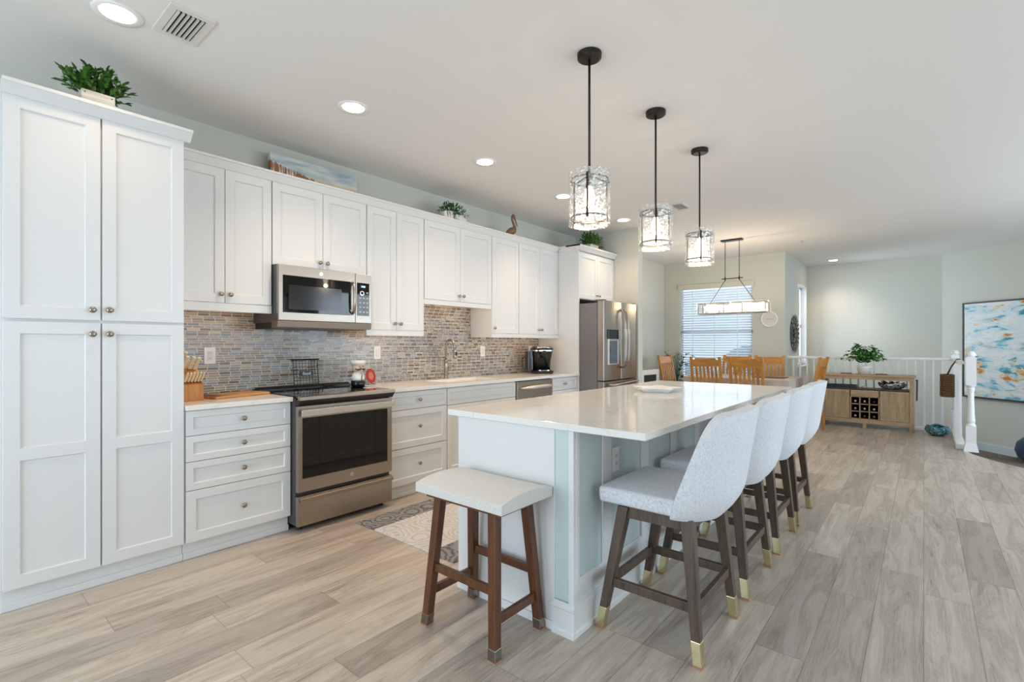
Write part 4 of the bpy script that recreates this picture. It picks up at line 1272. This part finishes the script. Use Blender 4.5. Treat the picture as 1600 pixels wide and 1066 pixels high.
# pelican
t = thing('pelican_figurine', 'brown carved pelican figurine on top of the right wall cabinets', 'figurine', (4.345, 3.64, 2.504))
PEL = wood('carved_brown_wood', (136, 108, 84), (90, 66, 48), .6, 'x')
m = MB()
prof = [(-.115, .012, .008, .012), (-.08, .035, .022, .026), (-.03, .062, .038, .042), (.02, .078, .040, .044), (.05, .085, .03, .036), (.07, .098, .015, .02)]
rings = []
for x, z, w_, h_ in prof:
    rings.append([m.b.verts.new((x, w_ * math.cos(2 * PI * k / 12), z + h_ * math.sin(2 * PI * k / 12))) for k in range(12)])
for a, b in zip(rings, rings[1:]):
    for k in range(12): m.b.faces.new((a[k], a[(k + 1) % 12], b[(k + 1) % 12], b[k]))
m.b.faces.new(rings[0]); m.b.faces.new(rings[-1][::-1])
m.tube([(.045, 0, .09), (.058, 0, .12), (.035, 0, .16), (.01, 0, .20), (.008, 0, .235), (.028, 0, .252), (.045, 0, .245)], [.024, .018, .014, .013, .014, .019, .014], 12)
m.build('body', PEL, t, smooth=True)
MB().tube([(.042, 0, .245), (.065, 0, .21), (.09, 0, .165), (.11, 0, .135)], [.012, .011, .008, .003], 10).build('beak', wood('beak_tan', (160, 128, 92), (120, 90, 60), .6, 'x'), t, smooth=True)
m = MB(); m.box(-.03, .06, -.025, .025, 0, .012); m.cyl((.01, -.012, .01), (.01, -.01, .045), .006, 8); m.cyl((.02, .012, .01), (.02, .01, .045), .006, 8)
m.build('feet', PEL, t)

# ================================================================== DINING AREA
def dining_chair(x, y, rz, label, w=.45, notch=True, sc=1.0):
    t = thing('dining_chair', label, 'chair', (x, y, 0), rz, 'honey oak dining chairs')
    hw = w / 2
    # local: chair faces +y, back at y=-.2
    def lean(z): return -.20 - .10 * max(0, (z - .46) / .62) ** 1.25
    for s in (-1, 1):
        pts = [(0, .0), (.25, -.0), (.46, .0), (.66, 0), (.86, 0), (1.085, 0)]
        m = MB()
        zs = [0, .22, .46, .62, .78, .94, 1.085]
        prev = None
        secs = [[m.b.verts.new((s * (hw - .018) + a * .019, (lean(z) if z > .4 else -.20 - .05 * (1 - z / .46)) + b * .019, z)) for a, b in ((-1, -1), (1, -1), (1, 1), (-1, 1))] for z in zs]
        for a, b in zip(secs, secs[1:]):
            for k in range(4): m.b.faces.new((a[k], a[(k + 1) % 4], b[(k + 1) % 4], b[k]))
        m.b.faces.new(secs[0][::-1]); m.b.faces.new(secs[-1])
        m.build('leg', OAK, t, bevel=.003)
        MB().leg((s * (hw - .02), .20, 0), (s * (hw - .02), .20, .44), .036, .04).build('leg', OAK, t, bevel=.003)
    MB().box(-hw, hw, -.20, .23, .445, .47).build('seat', OAKX, t, bevel=.008)
    m = MB(); m.box(-hw + .03, hw - .03, .19, .21, .38, .445); m.box(-hw + .03, hw - .03, -.205, -.185, .38, .445)
    for s in (-1, 1): m.box(s * (hw - .03) - .01, s * (hw - .03) + .01, -.19, .20, .38, .445)
    m.build('apron', OAKX, t)
    if notch: poly = [(-hw + .035, .94), (hw - .035, .94), (hw - .035, 1.035), (hw - .065, 1.038), (hw - .085, 1.065), (-hw + .085, 1.065), (-hw + .065, 1.038), (-hw + .035, 1.035)]
    else: poly = [(-hw + .035, .95), (hw - .035, .95), (hw - .035, 1.06), (-hw + .035, 1.06)]
    m = MB(); m.prism(poly, .022, 'xz', -.011)
    for v in m.b.verts: v.co.y += lean(v.co.z)
    m.build('top_rail', OAKX, t, bevel=.003)
    m = MB(); m.box(-hw + .035, hw - .035, -.011, .011, .56, .60)
    for v in m.b.verts: v.co.y += lean(v.co.z)
    m.build('lower_rail', OAKX, t)
    n = 6
    for k in range(n):
        xc = -hw + .055 + (w - .11) * (k + .5) / n
        m = MB()
        secs = [[m.b.verts.new((xc + a * .016, lean(z) + b * .006 + .018 * math.sin(PI * (z - .58) / .38), z)) for a, b in ((-1, -1), (1, -1), (1, 1), (-1, 1))] for z in (.585, .68, .77, .86, .955)]
        for a, b in zip(secs, secs[1:]):
            for q in range(4): m.b.faces.new((a[q], a[(q + 1) % 4], b[(q + 1) % 4], b[q]))
        m.build('slat', OAK, t)
    return t
dining_chair(7.74, 2.49, R(-90), 'oak dining chair on the kitchen side of the table, left of the two')
dining_chair(7.74, 1.93, R(-90), 'oak dining chair on the kitchen side of the table, right of the two', .46)
dining_chair(8.72, 2.475, R(90), 'oak dining chair on the window side of the table, left of the two', notch=False)
dining_chair(8.72, 1.965, R(90), 'oak dining chair on the window side of the table, right of the two', notch=False)
dining_chair(8.20, 3.13, R(180), 'oak dining chair at the far left end of the table before the palm', .54, False)
dining_chair(8.42, 1.41, R(-5), 'oak dining chair at the right end of the table beside the buffet')
t = thing('dining_table', 'rectangular dining table in front of the window, mostly under its cloth', 'table', (8.30, 2.2, 0)); o = t.location
MB().box(7.80, 8.80, 1.46, 2.94, .715, .752).build('tabletop', OAKX, t, off=o, bevel=.004)
for x in (7.86, 8.74):
    for y in (1.60, 2.80): MB().leg((x, y, 0), (x, y, .715), .06, .075).build('leg', OAK, t, off=o, bevel=.004)
m = MB()
n = 40; X0, X1, Y0, Y1 = 7.79, 8.81, 1.45, 2.95
peri = []
for k in range(n): peri.append((X0 + (X1 - X0) * k / n, Y0, 0, -1))
for k in range(n): peri.append((X1, Y0 + (Y1 - Y0) * k / n, 1, 0))
for k in range(n): peri.append((X1 - (X1 - X0) * k / n, Y1, 0, 1))
for k in range(n): peri.append((X0, Y1 - (Y1 - Y0) * k / n, -1, 0))
rows = []
for z, am, out in ((.759, 0, 0), (.757, 0, .006), (.70, .004, .010), (.62, .008, .014), (.52, .012, .018)):
    rows.append([m.b.verts.new((x + nx * (out + am * math.sin(i * .9)), y + ny * (out + am * math.sin(i * .9)), z)) for i, (x, y, nx, ny) in enumerate(peri)])
for a, b in zip(rows, rows[1:]):
    for k in range(4 * n): m.b.faces.new((a[k], a[(k + 1) % (4 * n)], b[(k + 1) % (4 * n)], b[k]))
m.b.faces.new(rows[0])
tag(m.build('tablecloth', mat_stripe_cloth(), smooth=False), 'striped taupe tablecloth draped over the dining table', 'tablecloth')
m = MB(); m.box(-.17, .17, -.22, .22, 0, .012)
tag(m.build('serving_board', wood('dark_board', (120, 78, 46), (84, 52, 30), .5, 'y'), bevel=.004, loc=(8.30, 1.80, .7595)), 'flat dark brown board lying on the striped tablecloth', 'board')
# chandelier
CX = 7.75; CYc = 2.19
t = thing('linear_chandelier', 'long rectangular glass chandelier hanging over the dining table', 'chandelier', (CX, CYc, ZC)); o = t.location
MB().box(CX - .055, CX + .055, 2.05, 2.35, ZC - .022, ZC).build('canopy', IRON, t, off=o, bevel=.004)
for y in (2.296, 2.096):
    m = MB(); z = ZC - .022; k = 0
    while z > 2.27:
        pts = []
        for q in range(10):
            a = 2 * PI * q / 10
            dx = .0075 * math.cos(a); dz = .016 * math.sin(a)
            pts.append((CX + (dx if k % 2 else 0), y + (0 if k % 2 else dx), z - .014 + dz))
        m.tube(pts, .0022, 5, closed=True)
        z -= .024; k += 1
    m.build('chain', IRON, t, off=o)
m = MB(); m.cyl((CX, 2.045, 2.255), (CX, 2.345, 2.255), .007, 8); 
for y in (2.296, 2.096): m.cyl((CX, y, 2.225), (CX, y, 2.28), .009, 8)
for a, b in ((2.296, 2.52), (2.096, 1.87)): m.cyl((CX, a, 2.235), (CX, b, 1.885), .0045, 8)
m.build('hanger', IRON, t, off=o)
m = MB(); bx = lambda *a: m.box(*a)
for x in (CX - .10, CX + .10):
    for z in (1.735, 1.885): bx(x - .005, x + .005, 1.72, 2.66, z - .005, z + .005)
for y in (1.72, 2.03, 2.35, 2.66):
    for z in (1.735, 1.885): bx(CX - .10, CX + .10, y - .005, y + .005, z - .005, z + .005)
    for x in (CX - .10, CX + .10): bx(x - .005, x + .005, y - .005, y + .005, 1.735, 1.885)
bx(CX - .008, CX + .008, 1.72, 2.66, 1.728, 1.740)
m.build('box_frame', IRON, t, off=o)
for x in (CX - .112, CX + .108):
    for y0_, y1_ in ((1.70, 2.185), (2.195, 2.68)):
        MB().box(x, x + .004, y0_, y1_, 1.715, 1.905).build('glass_panel', GLASSH, t, off=o)
for y in (1.69, 2.686): MB().box(CX - .105, CX + .105, y, y + .004, 1.715, 1.905).build('glass_panel', GLASSH, t, off=o)
CB = emis('chandelier_bulb_glow', (255, 228, 192), 13)
for y in (1.82, 2.005, 2.19, 2.375, 2.56):
    c_ = MB().cyl((CX, y, 1.74), (CX, y, 1.79), .012, 10).build('candle_sleeve', mat('candle_cream', (226, 206, 178), .5), t, off=o)
    MB().lathe([(.001, 1.788), (.012, 1.792), (.020, 1.815), (.017, 1.84), (.004, 1.87), (.001, 1.872)], c=(CX, y, 0), seg=12).build('bulb', CB, c_, off=o, smooth=True)
    bulb_lamp(t, (0, y - o[1], 1.90 - o[2]), 6)
# round wall plaque
t = thing('round_plaque', 'round white plaque with a script line beside the dining window', 'plaque', (XD, 2.04, 1.70))
MB().lathe([(.001, -.012), (.118, -.012), (.118, 0), (.001, 0)], seg=40, axis='x').build('disc', mat('plaque_cream', (226, 218, 208), .6), t)
MB().lathe([(.112, -.014), (.118, -.020), (.132, -.018), (.136, -.004), (.132, 0), (.112, 0), (.112, -.014)], seg=40, axis='x').build('rim', CERAM, t, smooth=True)
MB().tube([(-.0135, .05 - k * .009, .004 + .007 * math.sin(k * 2.1)) for k in range(13)], .0018, 5).build('script_line', mat('script_grey', (120, 112, 104), .6), t)
# metal wall flower
t = thing('leaf_medallion', 'round dark metal leaf medallion on the wall by the side window', 'wall art', (10.05, YJ, 1.465))
m = MB()
METL = mat('aged_metal', (96, 92, 84), .45, .6, var=.5)
for ringr, n, L, w_ in ((.30, 22, .10, .06), (.22, 18, .10, .055), (.13, 13, .09, .05), (.05, 8, .07, .04)):
    for k in range(n):
        a = 2 * PI * k / n
        d = Vector((math.cos(a), -.35, math.sin(a)))
        leaf(m, Vector((math.cos(a) * (ringr - .05), -.012 - .02 * (1 - ringr / .3), math.sin(a) * (ringr - .05))), d, L, w_, Vector((0, -1, 0)))
m.build('leaves', METL, t, solid=.004, fix=False)
m = MB()
for r_ in (.30, .19, .08):
    m.tube([(r_ * math.cos(2 * PI * k / 36), -.006, r_ * math.sin(2 * PI * k / 36)) for k in range(36)], .006, 6, closed=True)
for k in range(8):
    a = PI * k / 4; m.cyl((0, -.006, 0), (.30 * math.cos(a), -.006, .30 * math.sin(a)), .004, 6)
m.build('wire_frame', IRON, t)
# palm in the corner
t = thing('potted_palm', 'dark green potted palm in the corner behind the end chair', 'plant', (8.93, 3.52, 0))
MB().lathe([(.001, 0), (.12, 0), (.155, .27), (.165, .28), (.15, .30), (.14, .27), (.001, .265)], seg=24).build('pot', mat('grey_pot', (120, 118, 112), .7), t, smooth=True)
m = MB(); rr = random.Random(11)
for k in range(15):
    a = 2 * PI * k / 15 + rr.uniform(-.2, .2); reach = rr.uniform(.14, .26); top = rr.uniform(.85, 1.12)
    path = []
    for s in range(9):
        f = s / 8
        path.append(Vector((math.cos(a) * reach * f ** 1.4, min(.16, math.sin(a) * reach * f ** 1.4), .27 + (top - .27) * math.sin(f * 1.75) / math.sin(1.75) )))
    m.tube(path, [.006 - .0005 * s for s in range(9)], 5)
    for s in range(3, 9):
        for side in (-1, 1):
            d = (path[s] - path[s - 1]).normalized()
            sd = d.cross(Vector((0, 0, 1)))
            if sd.length < .01: sd = Vector((1, 0, 0))
            sd.normalize()
            leaf(m, path[s], d * .6 + sd * side * .9 + Vector((0, 0, -.1)), .15, .022)
m.build('fronds', LEAF4, t, fix=False)
# chalkboard
t = thing('chalkboard_sign', 'small chalkboard in a wide white frame between refrigerator and dining chairs', 'sign', (7.40, 3.34, 0), R(-6))
m = MB()
for a, b, c0, c1 in ((-.27, -.19, .44, .865), (.19, .27, .44, .865), (-.19, .19, .785, .865), (-.19, .19, .44, .52)): m.box(a, b, -.015, .015, c0, c1)
m.build('frame', mat('frame_white', (226, 224, 216), .6), t, bevel=.004)
MB().box(-.19, .19, -.005, .012, .52, .785).build('slate', mat('slate_black', (34, 36, 36), .8), t)
m = MB()
for s in (-.22, .22): m.leg((s, -.12, 0), (s, -.01, .44), .03, .03); m.leg((s, .16, 0), (s, .03, .60), .025, .025)
m.build('easel_legs', mat('frame_white', (226, 224, 216), .6), t)

# ================================================================== STAIR RAILING
t = thing('stair_railing', 'white painted balustrade running behind the buffet to the stairs', 'railing', (9.5, .7, 0)); o = t.location
XR = 9.50; YR = -.345
m = MB(); m.prism([(XR - .03, 1.03), (XR + .03, 1.03), (XR + .033, 1.05), (XR + .022, 1.072), (XR - .022, 1.072), (XR - .033, 1.05)], YJ + .30, 'xz', -.30)
m.build('handrail', TRIMW, t, off=o, bevel=.004)
m = MB(); m.box(XR - .045, XR + .045, -.30, YJ, 0, .045); m.build('shoe_rail', TRIMW, t, off=o, bevel=.004)
y = 1.70
while y > -.28:
    MB().leg((XR, y, .045), (XR, y, .26), .034, .030).leg((XR, y, .26), (XR, y, 1.03), .026, .020).build('baluster', TRIMW, t, off=o)
    y -= .1005
MB().box(XR - .012, XR + .012, YJ - .012, YJ, .97, 1.12).build('wall_rosette', TRIMW, t, off=o, bevel=.003)
m = MB(); m.prism([(YR - .03, 1.03), (YR + .03, 1.03), (YR + .033, 1.05), (YR + .022, 1.072), (YR - .022, 1.072), (YR - .033, 1.05)], 9.46 - 8.03, 'yz', 8.03)
m.build('handrail', TRIMW, t, off=o, bevel=.004)
m = MB(); m.box(8.03, 9.46, YR - .045, YR + .045, 0, .06); m.build('shoe_rail', TRIMW, t, off=o, bevel=.004)
x = 8.16
while x < 9.42:
    MB().leg((x, YR, .06), (x, YR, .26), .034, .030).leg((x, YR, .26), (x, YR, 1.03), .026, .020).build('baluster', TRIMW, t, off=o)
    x += .104
for nx, ny in ((7.985, -.43), (9.50, -.345)):
    m = MB()
    m.box(nx - .046, nx + .046, ny - .046, ny + .046, .10, .30)
    m.lathe([(.044, .30), (.046, .31), (.034, .33), (.040, .36), (.036, .40), (.030, .55), (.028, .70), (.036, .74), (.030, .755), (.044, .775), (.044, .785)], c=(nx, ny, 0), seg=20)
    m.box(nx - .046, nx + .046, ny - .046, ny + .046, .785, 1.11)
    m.leg((nx, ny, 1.11), (nx, ny, 1.125), .092, .060)
    m.lathe([(.034, 1.125), (.048, 1.135), (.046, 1.15), (.036, 1.175), (.012, 1.19), (.001, 1.192)], c=(nx, ny, 0), seg=20)
    m.leg((nx, ny, 0), (nx, ny, .10), .135, .094)
    m.build('newel_post', TRIMW, t, off=o)
# hanging basket
t = thing('hanging_basket', 'brown wicker basket hanging by a strap on the stair railing', 'basket', (8.55, -.235, .60)); o = t.location
WICK = wood('brown_wicker', (112, 80, 52), (60, 40, 26), .8, 'y', 3.0)
m = MB()
for k in range(11):
    z = .605 + k * .026
    pts = []
    for q in range(24):
        a = 2 * PI * q / 24
        cx_ = math.copysign(abs(math.cos(a)) ** .4, math.cos(a)); sx_ = math.copysign(abs(math.sin(a)) ** .4, math.sin(a))
        pts.append((8.55 + .15 * cx_, -.235 + (.062 + .004 * (q + k) % 2 * 0) * sx_, z))
    m.tube(pts, .0135, 6, closed=True)
m.box(8.41, 8.69, -.29, -.18, .60, .61)
m.build('weave', WICK, t, off=o)
m = MB()
for x in (8.42, 8.68): m.tube([(x, -.235, .87), (x + (8.55 - x) * .5, -.275, .98), (8.55 + (x - 8.55) * .3, -.33, 1.078), (8.55 + (x - 8.55) * .3, -.36, 1.078)], .006, 6)
m.build('strap', mat('dark_strap', (70, 60, 54), .8), t, off=o)
# glass bowl on the floor
t = thing('glass_bowl', 'swirled teal art glass bowl on the floor by the railing', 'bowl', (9.06, -.145, 0))
t3 = NT('teal_art_glass'); nz = t3.noise(t3.obj(), 14, 3.0, .6, 2.5)
t3.set(Base_Color=t3.ramp(nz, [(.3, lin((24, 52, 62))), (.5, lin((62, 122, 138))), (.66, lin((170, 196, 192)))]), Roughness=.08)
m = MB(); m.lathe([(.001, 0), (.06, 0), (.115, .03), (.14, .075), (.132, .115), (.115, .135), (.105, .13), (.12, .105), (.125, .075), (.10, .04), (.001, .015)], seg=32)
for v in m.b.verts:
    a = math.atan2(v.co.y, v.co.x); v.co.z *= 1 + .12 * math.cos(3 * a) * min(1, v.co.z / .1); v.co.x *= 1.05; 
m.build('bowl', t3.m, t, smooth=True)

# ================================================================== BUFFET
BXF = 9.105; BXB = 9.43; BYL, BYR = 1.245, .105
t = thing('wine_buffet', 'pale oak buffet with wine cubbies in front of the railing', 'buffet', ((BXF + BXB) / 2, .675, 0)); o = t.location
m = MB(); m.box(BXF - .015, BXB, BYR - .02, BYL + .02, .785, .812); m.build('top', PALEOAKX, t, off=o, bevel=.003)
for y in (BYR + .025, BYL - .025):
    for x in (BXF + .025, BXB - .025): MB().box(x - .025, x + .025, y - .025, y + .025, 0, .785).build('corner_post', PALEOAK, t, off=o, bevel=.003)
m = MB(); m.box(BXF, BXF + .02, BYR + .05, BYL - .05, .735, .785); m.build('upper_rail', PALEOAKX, t, off=o)
m = MB(); m.box(BXF + .005, BXB - .005, BYR + .05, BYL - .05, .585, .60); m.build('shelf', mat('shelf_dark', (78, 66, 56), .5), t, off=o)
m = MB(); m.box(BXF + .005, BXB - .005, BYR + .05, BYL - .05, .118, .135); m.box(BXB - .015, BXB - .005, BYR + .05, BYL - .05, .135, .585)
for y in (BYR + .05, .495, .505 - .01 + .375, BYL - .06): m.box(BXF + .02, BXB - .015, y, y + .01, .135, .585)
m.build('case', PALEOAK, t, off=o)
m = MB(); m.box(BXF, BXF + .02, BYR + .05, BYL - .05, .075, .125); m.build('lower_rail', PALEOAKX, t, off=o)
def side_door(y0, y1, ky):
    m = MB(); r = .035
    for a, b, c0, c1 in ((y0, y0 + r, .138, .575), (y1 - r, y1, .138, .575), (y0 + r, y1 - r, .138, .138 + r), (y0 + r, y1 - r, .575 - r, .575)): m.box(BXF + .002, BXF + .02, a, b, c0, c1)
    m.box(BXF + .009, BXF + .018, y0 + r, y1 - r, .138 + r, .575 - r)
    d = m.build('door', PALEOAK, t, off=o)
    MB().lathe([(.005, .0), (.005, -.012), (.011, -.018), (.008, -.024), (.001, -.025)], seg=12, axis='x').build('knob', mat('pale_knob', (206, 192, 166), .4), d, smooth=True, loc=(BXF - o[0], ky - o[1], .545 - o[2]))
side_door(BYR + .055, .497, .475); side_door(.875, BYL - .055, .90)
d = MB().box(BXF + .002, BXF + .02, .512, .86, .482, .575).build('drawer', PALEOAKX, t, off=o, bevel=.002)
MB().lathe([(.005, .0), (.005, -.012), (.011, -.018), (.008, -.024), (.001, -.025)], seg=12, axis='x').build('knob', mat('pale_knob', (206, 192, 166), .4), d, smooth=True, loc=(BXF - o[0], .686 - o[1], .53 - o[2]))
m = MB()
CY = [.512, .628, .744, .86]; CZ = [.138, .25, .362, .474]
for y in CY: m.box(BXF + .002, BXB - .02, y - .006, y + .006, .135, .480)
for z in CZ: m.box(BXF + .002, BXB - .02, .506, .866, z - .005, z + .005)
m.build('wine_cubbies', PALEOAKX, t, off=o)
MB().box(BXB - .022, BXB - .02, .512, .86, .14, .474).build('cubby_back', mat('cubby_dark', (30, 25, 22), .9), t, off=o)
MB().leg((BXF + .03, .686, 0), (BXF + .03, .686, .075), .04, .05).build('centre_foot', PALEOAK, t, off=o)
col_n = ['left', 'middle', 'right']; row_n = ['top', 'centre', 'bottom']
BG = mat('bottle_glass', (14, 16, 15), .1)
for i in range(3):
    for j in range(3):
        yc = (CY[2 - i] + CY[3 - i]) / 2; zc = (CZ[2 - j] + CZ[3 - j]) / 2
        b = thing('wine_bottle', 'dark wine bottle lying in the %s cubby of the %s row of the buffet' % (col_n[i], row_n[j]), 'bottle', (BXF + .03, yc, CZ[2 - j] + .005), 0, 'wine bottles in the buffet')
        MB().lathe([(.001, .002), (.014, .002), (.015, .02), (.0145, .09), (.022, .11), (.0375, .14), (.0375, .26), (.001, .262)], c=(0, 0, .0375), seg=16, axis='x').build('glass', BG, b, smooth=True)
        fc_ = [(200, 196, 190), (170, 164, 160), (210, 200, 190), (190, 186, 186), (196, 190, 186), (90, 80, 80), (46, 50, 84), (204, 200, 196), (120, 108, 100)][i * 3 + j]
        MB().lathe([(.001, -.001), (.0158, -.001), (.0162, .002), (.0162, .05), (.0152, .05)], c=(0, 0, .0375), seg=16, axis='x').build('foil_cap', mat('foil_%d_%d' % (i, j), fc_, .3, .4), b, smooth=True)
# things on the buffet
t = thing('potted_fern', 'bright green fern in a white pot on top of the buffet', 'plant', (9.26, .70, .812))
MB().lathe([(.001, 0), (.075, 0), (.092, .10), (.10, .125), (.092, .125), (.082, .11), (.001, .105)], seg=24).build('pot', CERAM, t, smooth=True)
m = MB(); rr = random.Random(21)
for k in range(34):
    a = 2 * PI * k / 34 + rr.uniform(-.15, .15); reach = rr.uniform(.10, .26); top = rr.uniform(.16, .36) * (1.15 - reach * 1.6)
    p0_ = Vector((math.cos(a) * .02, math.sin(a) * .02, .11)); path = []
    for s in range(7):
        f = s / 6
        path.append(p0_ + Vector((min(.09, math.cos(a) * reach * f), math.sin(a) * reach * f, top * math.sin(f * 2.3))))
    for s in range(1, 7):
        d = path[s] - path[s - 1]; sd = d.cross(Vector((0, 0, 1)))
        if sd.length < 1e-4: continue
        sd.normalize(); d.normalize()
        for side in (-1, 1): leaf(m, path[s], d * .7 + sd * side, .075, .04)
m.build('fronds', LEAF3, t, fix=False)
for y, lab in ((.93, 'small flat brown coaster tray left of the fern pot'), (.49, 'small flat brown coaster tray right of the fern pot')):
    m = MB(); m.box(-.05, .05, -.07, .07, 0, .014)
    tag(m.build('coaster_tray', wood('tray_brown', (128, 92, 66), (92, 62, 44), .5, 'y'), bevel=.003, loc=(9.25, y, .812)), lab, 'tray')
t = thing('serving_tray', 'long black tray on the open shelf of the buffet, left side', 'tray', (9.25, .99, .60))
m = MB(); m.box(-.11, .11, -.20, .20, 0, .010)
for a, b, c0, c1 in ((-.11, -.10, -.20, .20), (.10, .11, -.20, .20), (-.10, .10, -.20, -.19), (-.10, .10, .19, .20)): m.box(a, b, c0, c1, .010, .042)
m.build('tray', BLACK, t, bevel=.002)
t = thing('shell_dish', 'silvery shell-shaped dish on the open shelf of the buffet, right side', 'dish', (9.25, .36, .60))
def PS(i, j):
    a = 2 * PI * i / 36; r = [.05, .10, .15, .165, .15][j]; z = [0, .01, .045, .075, .085][j]
    w_ = 1 + .10 * math.cos(9 * a) * (j / 4)
    return (r * w_ * .6 * math.cos(a), r * w_ * math.sin(a), z + .02 * math.sin(2 * a + .5) * (j / 4) + (.02 if j == 4 else 0) * math.cos(9 * a))
m = MB(); m.grid(PS, 36, 5, True); bmesh.ops.holes_fill(m.b, edges=m.b.edges, sides=40)
t4 = NT('shell_silver'); nz = t4.noise(t4.obj(), 40, 2.0)
t4.set(Base_Color=t4.ramp(nz, [(.35, lin((70, 74, 80))), (.6, lin((206, 206, 204)))]), Roughness=.25, Metallic=.5)
m.build('dish', t4.m, t, smooth=True, solid=.004)
t = thing('shell_ornament', 'small pale shell ornament in the middle of the buffet shelf', 'ornament', (9.22, .70, .60))
m = MB(); m.ball((0, 0, .018), .022, 2, (1, 1.6, .8)); m.ball((0, -.05, .014), .016, 2, (1, 1.5, .8)); m.build('shell', mat('shell_pink', (226, 210, 198), .4, var=.2), t, smooth=True)
t = thing('hanging_towel', 'dark brown towel hanging on the right side of the buffet', 'towel', (9.20, .085, .45)); o = t.location
MB().tube([(9.12, .085, .745), (9.30, .085, .745)], .006, 8).build('bar', IRON, t, off=o)
m = MB(); m.grid(lambda i, j: (9.14 + .14 * i / 10, .072 + .006 * math.sin(i * 1.9) + .004 * j / 5, .755 - .30 * j / 6), 11, 7)
m.build('cloth', fabric('brown_towel', (92, 78, 68), (60, 50, 44), 200), t, off=o, smooth=True, solid=.008)

# ================================================================== PAINTING AND STAIR SIDE
Rz = math.atan2(dd.y, dd.x)
c0 = P0 + dd * (.407 + .70) + nn * .004
t = thing('abstract_painting', 'large abstract painting in teal, white and ochre with thin dark frame', 'painting', (c0.x, c0.y, 1.177), Rz)
# local x along the wall, local -y or +y is the room side
side = 1 if (Matrix.Rotation(Rz, 3, 'Z') @ Vector((0, 1, 0))).dot(nn) > 0 else -1
m = MB(); W2, H2 = .70, .782
for a, b, c1, c2 in ((-W2, -W2 + .02, -H2, H2), (W2 - .02, W2, -H2, H2), (-W2 + .02, W2 - .02, -H2, -H2 + .02), (-W2 + .02, W2 - .02, H2 - .02, H2)):
    m.box(a, b, min(0, side * .045), max(0, side * .045), c1, c2)
m.build('frame', mat('frame_dark', (62, 54, 50), .5), t)
MB().box(-W2 + .024, W2 - .024, min(0, side * .035), max(0, side * .035), -H2 + .024, H2 - .024).build('canvas', mat_abstract(), t)
t = thing('navy_pouf', 'navy blue knitted pouf at the right edge on the carpeted step', 'pouf', (8.76, -1.17, -.19))
m = MB(); m.lathe([(.001, 0), (.20, 0), (.27, .05), (.30, .14), (.28, .24), (.21, .31), (.10, .335), (.001, .34)], seg=36)
m.build('cushion', fabric('navy_knit', (54, 78, 110), (26, 40, 66), 120), t, smooth=True)
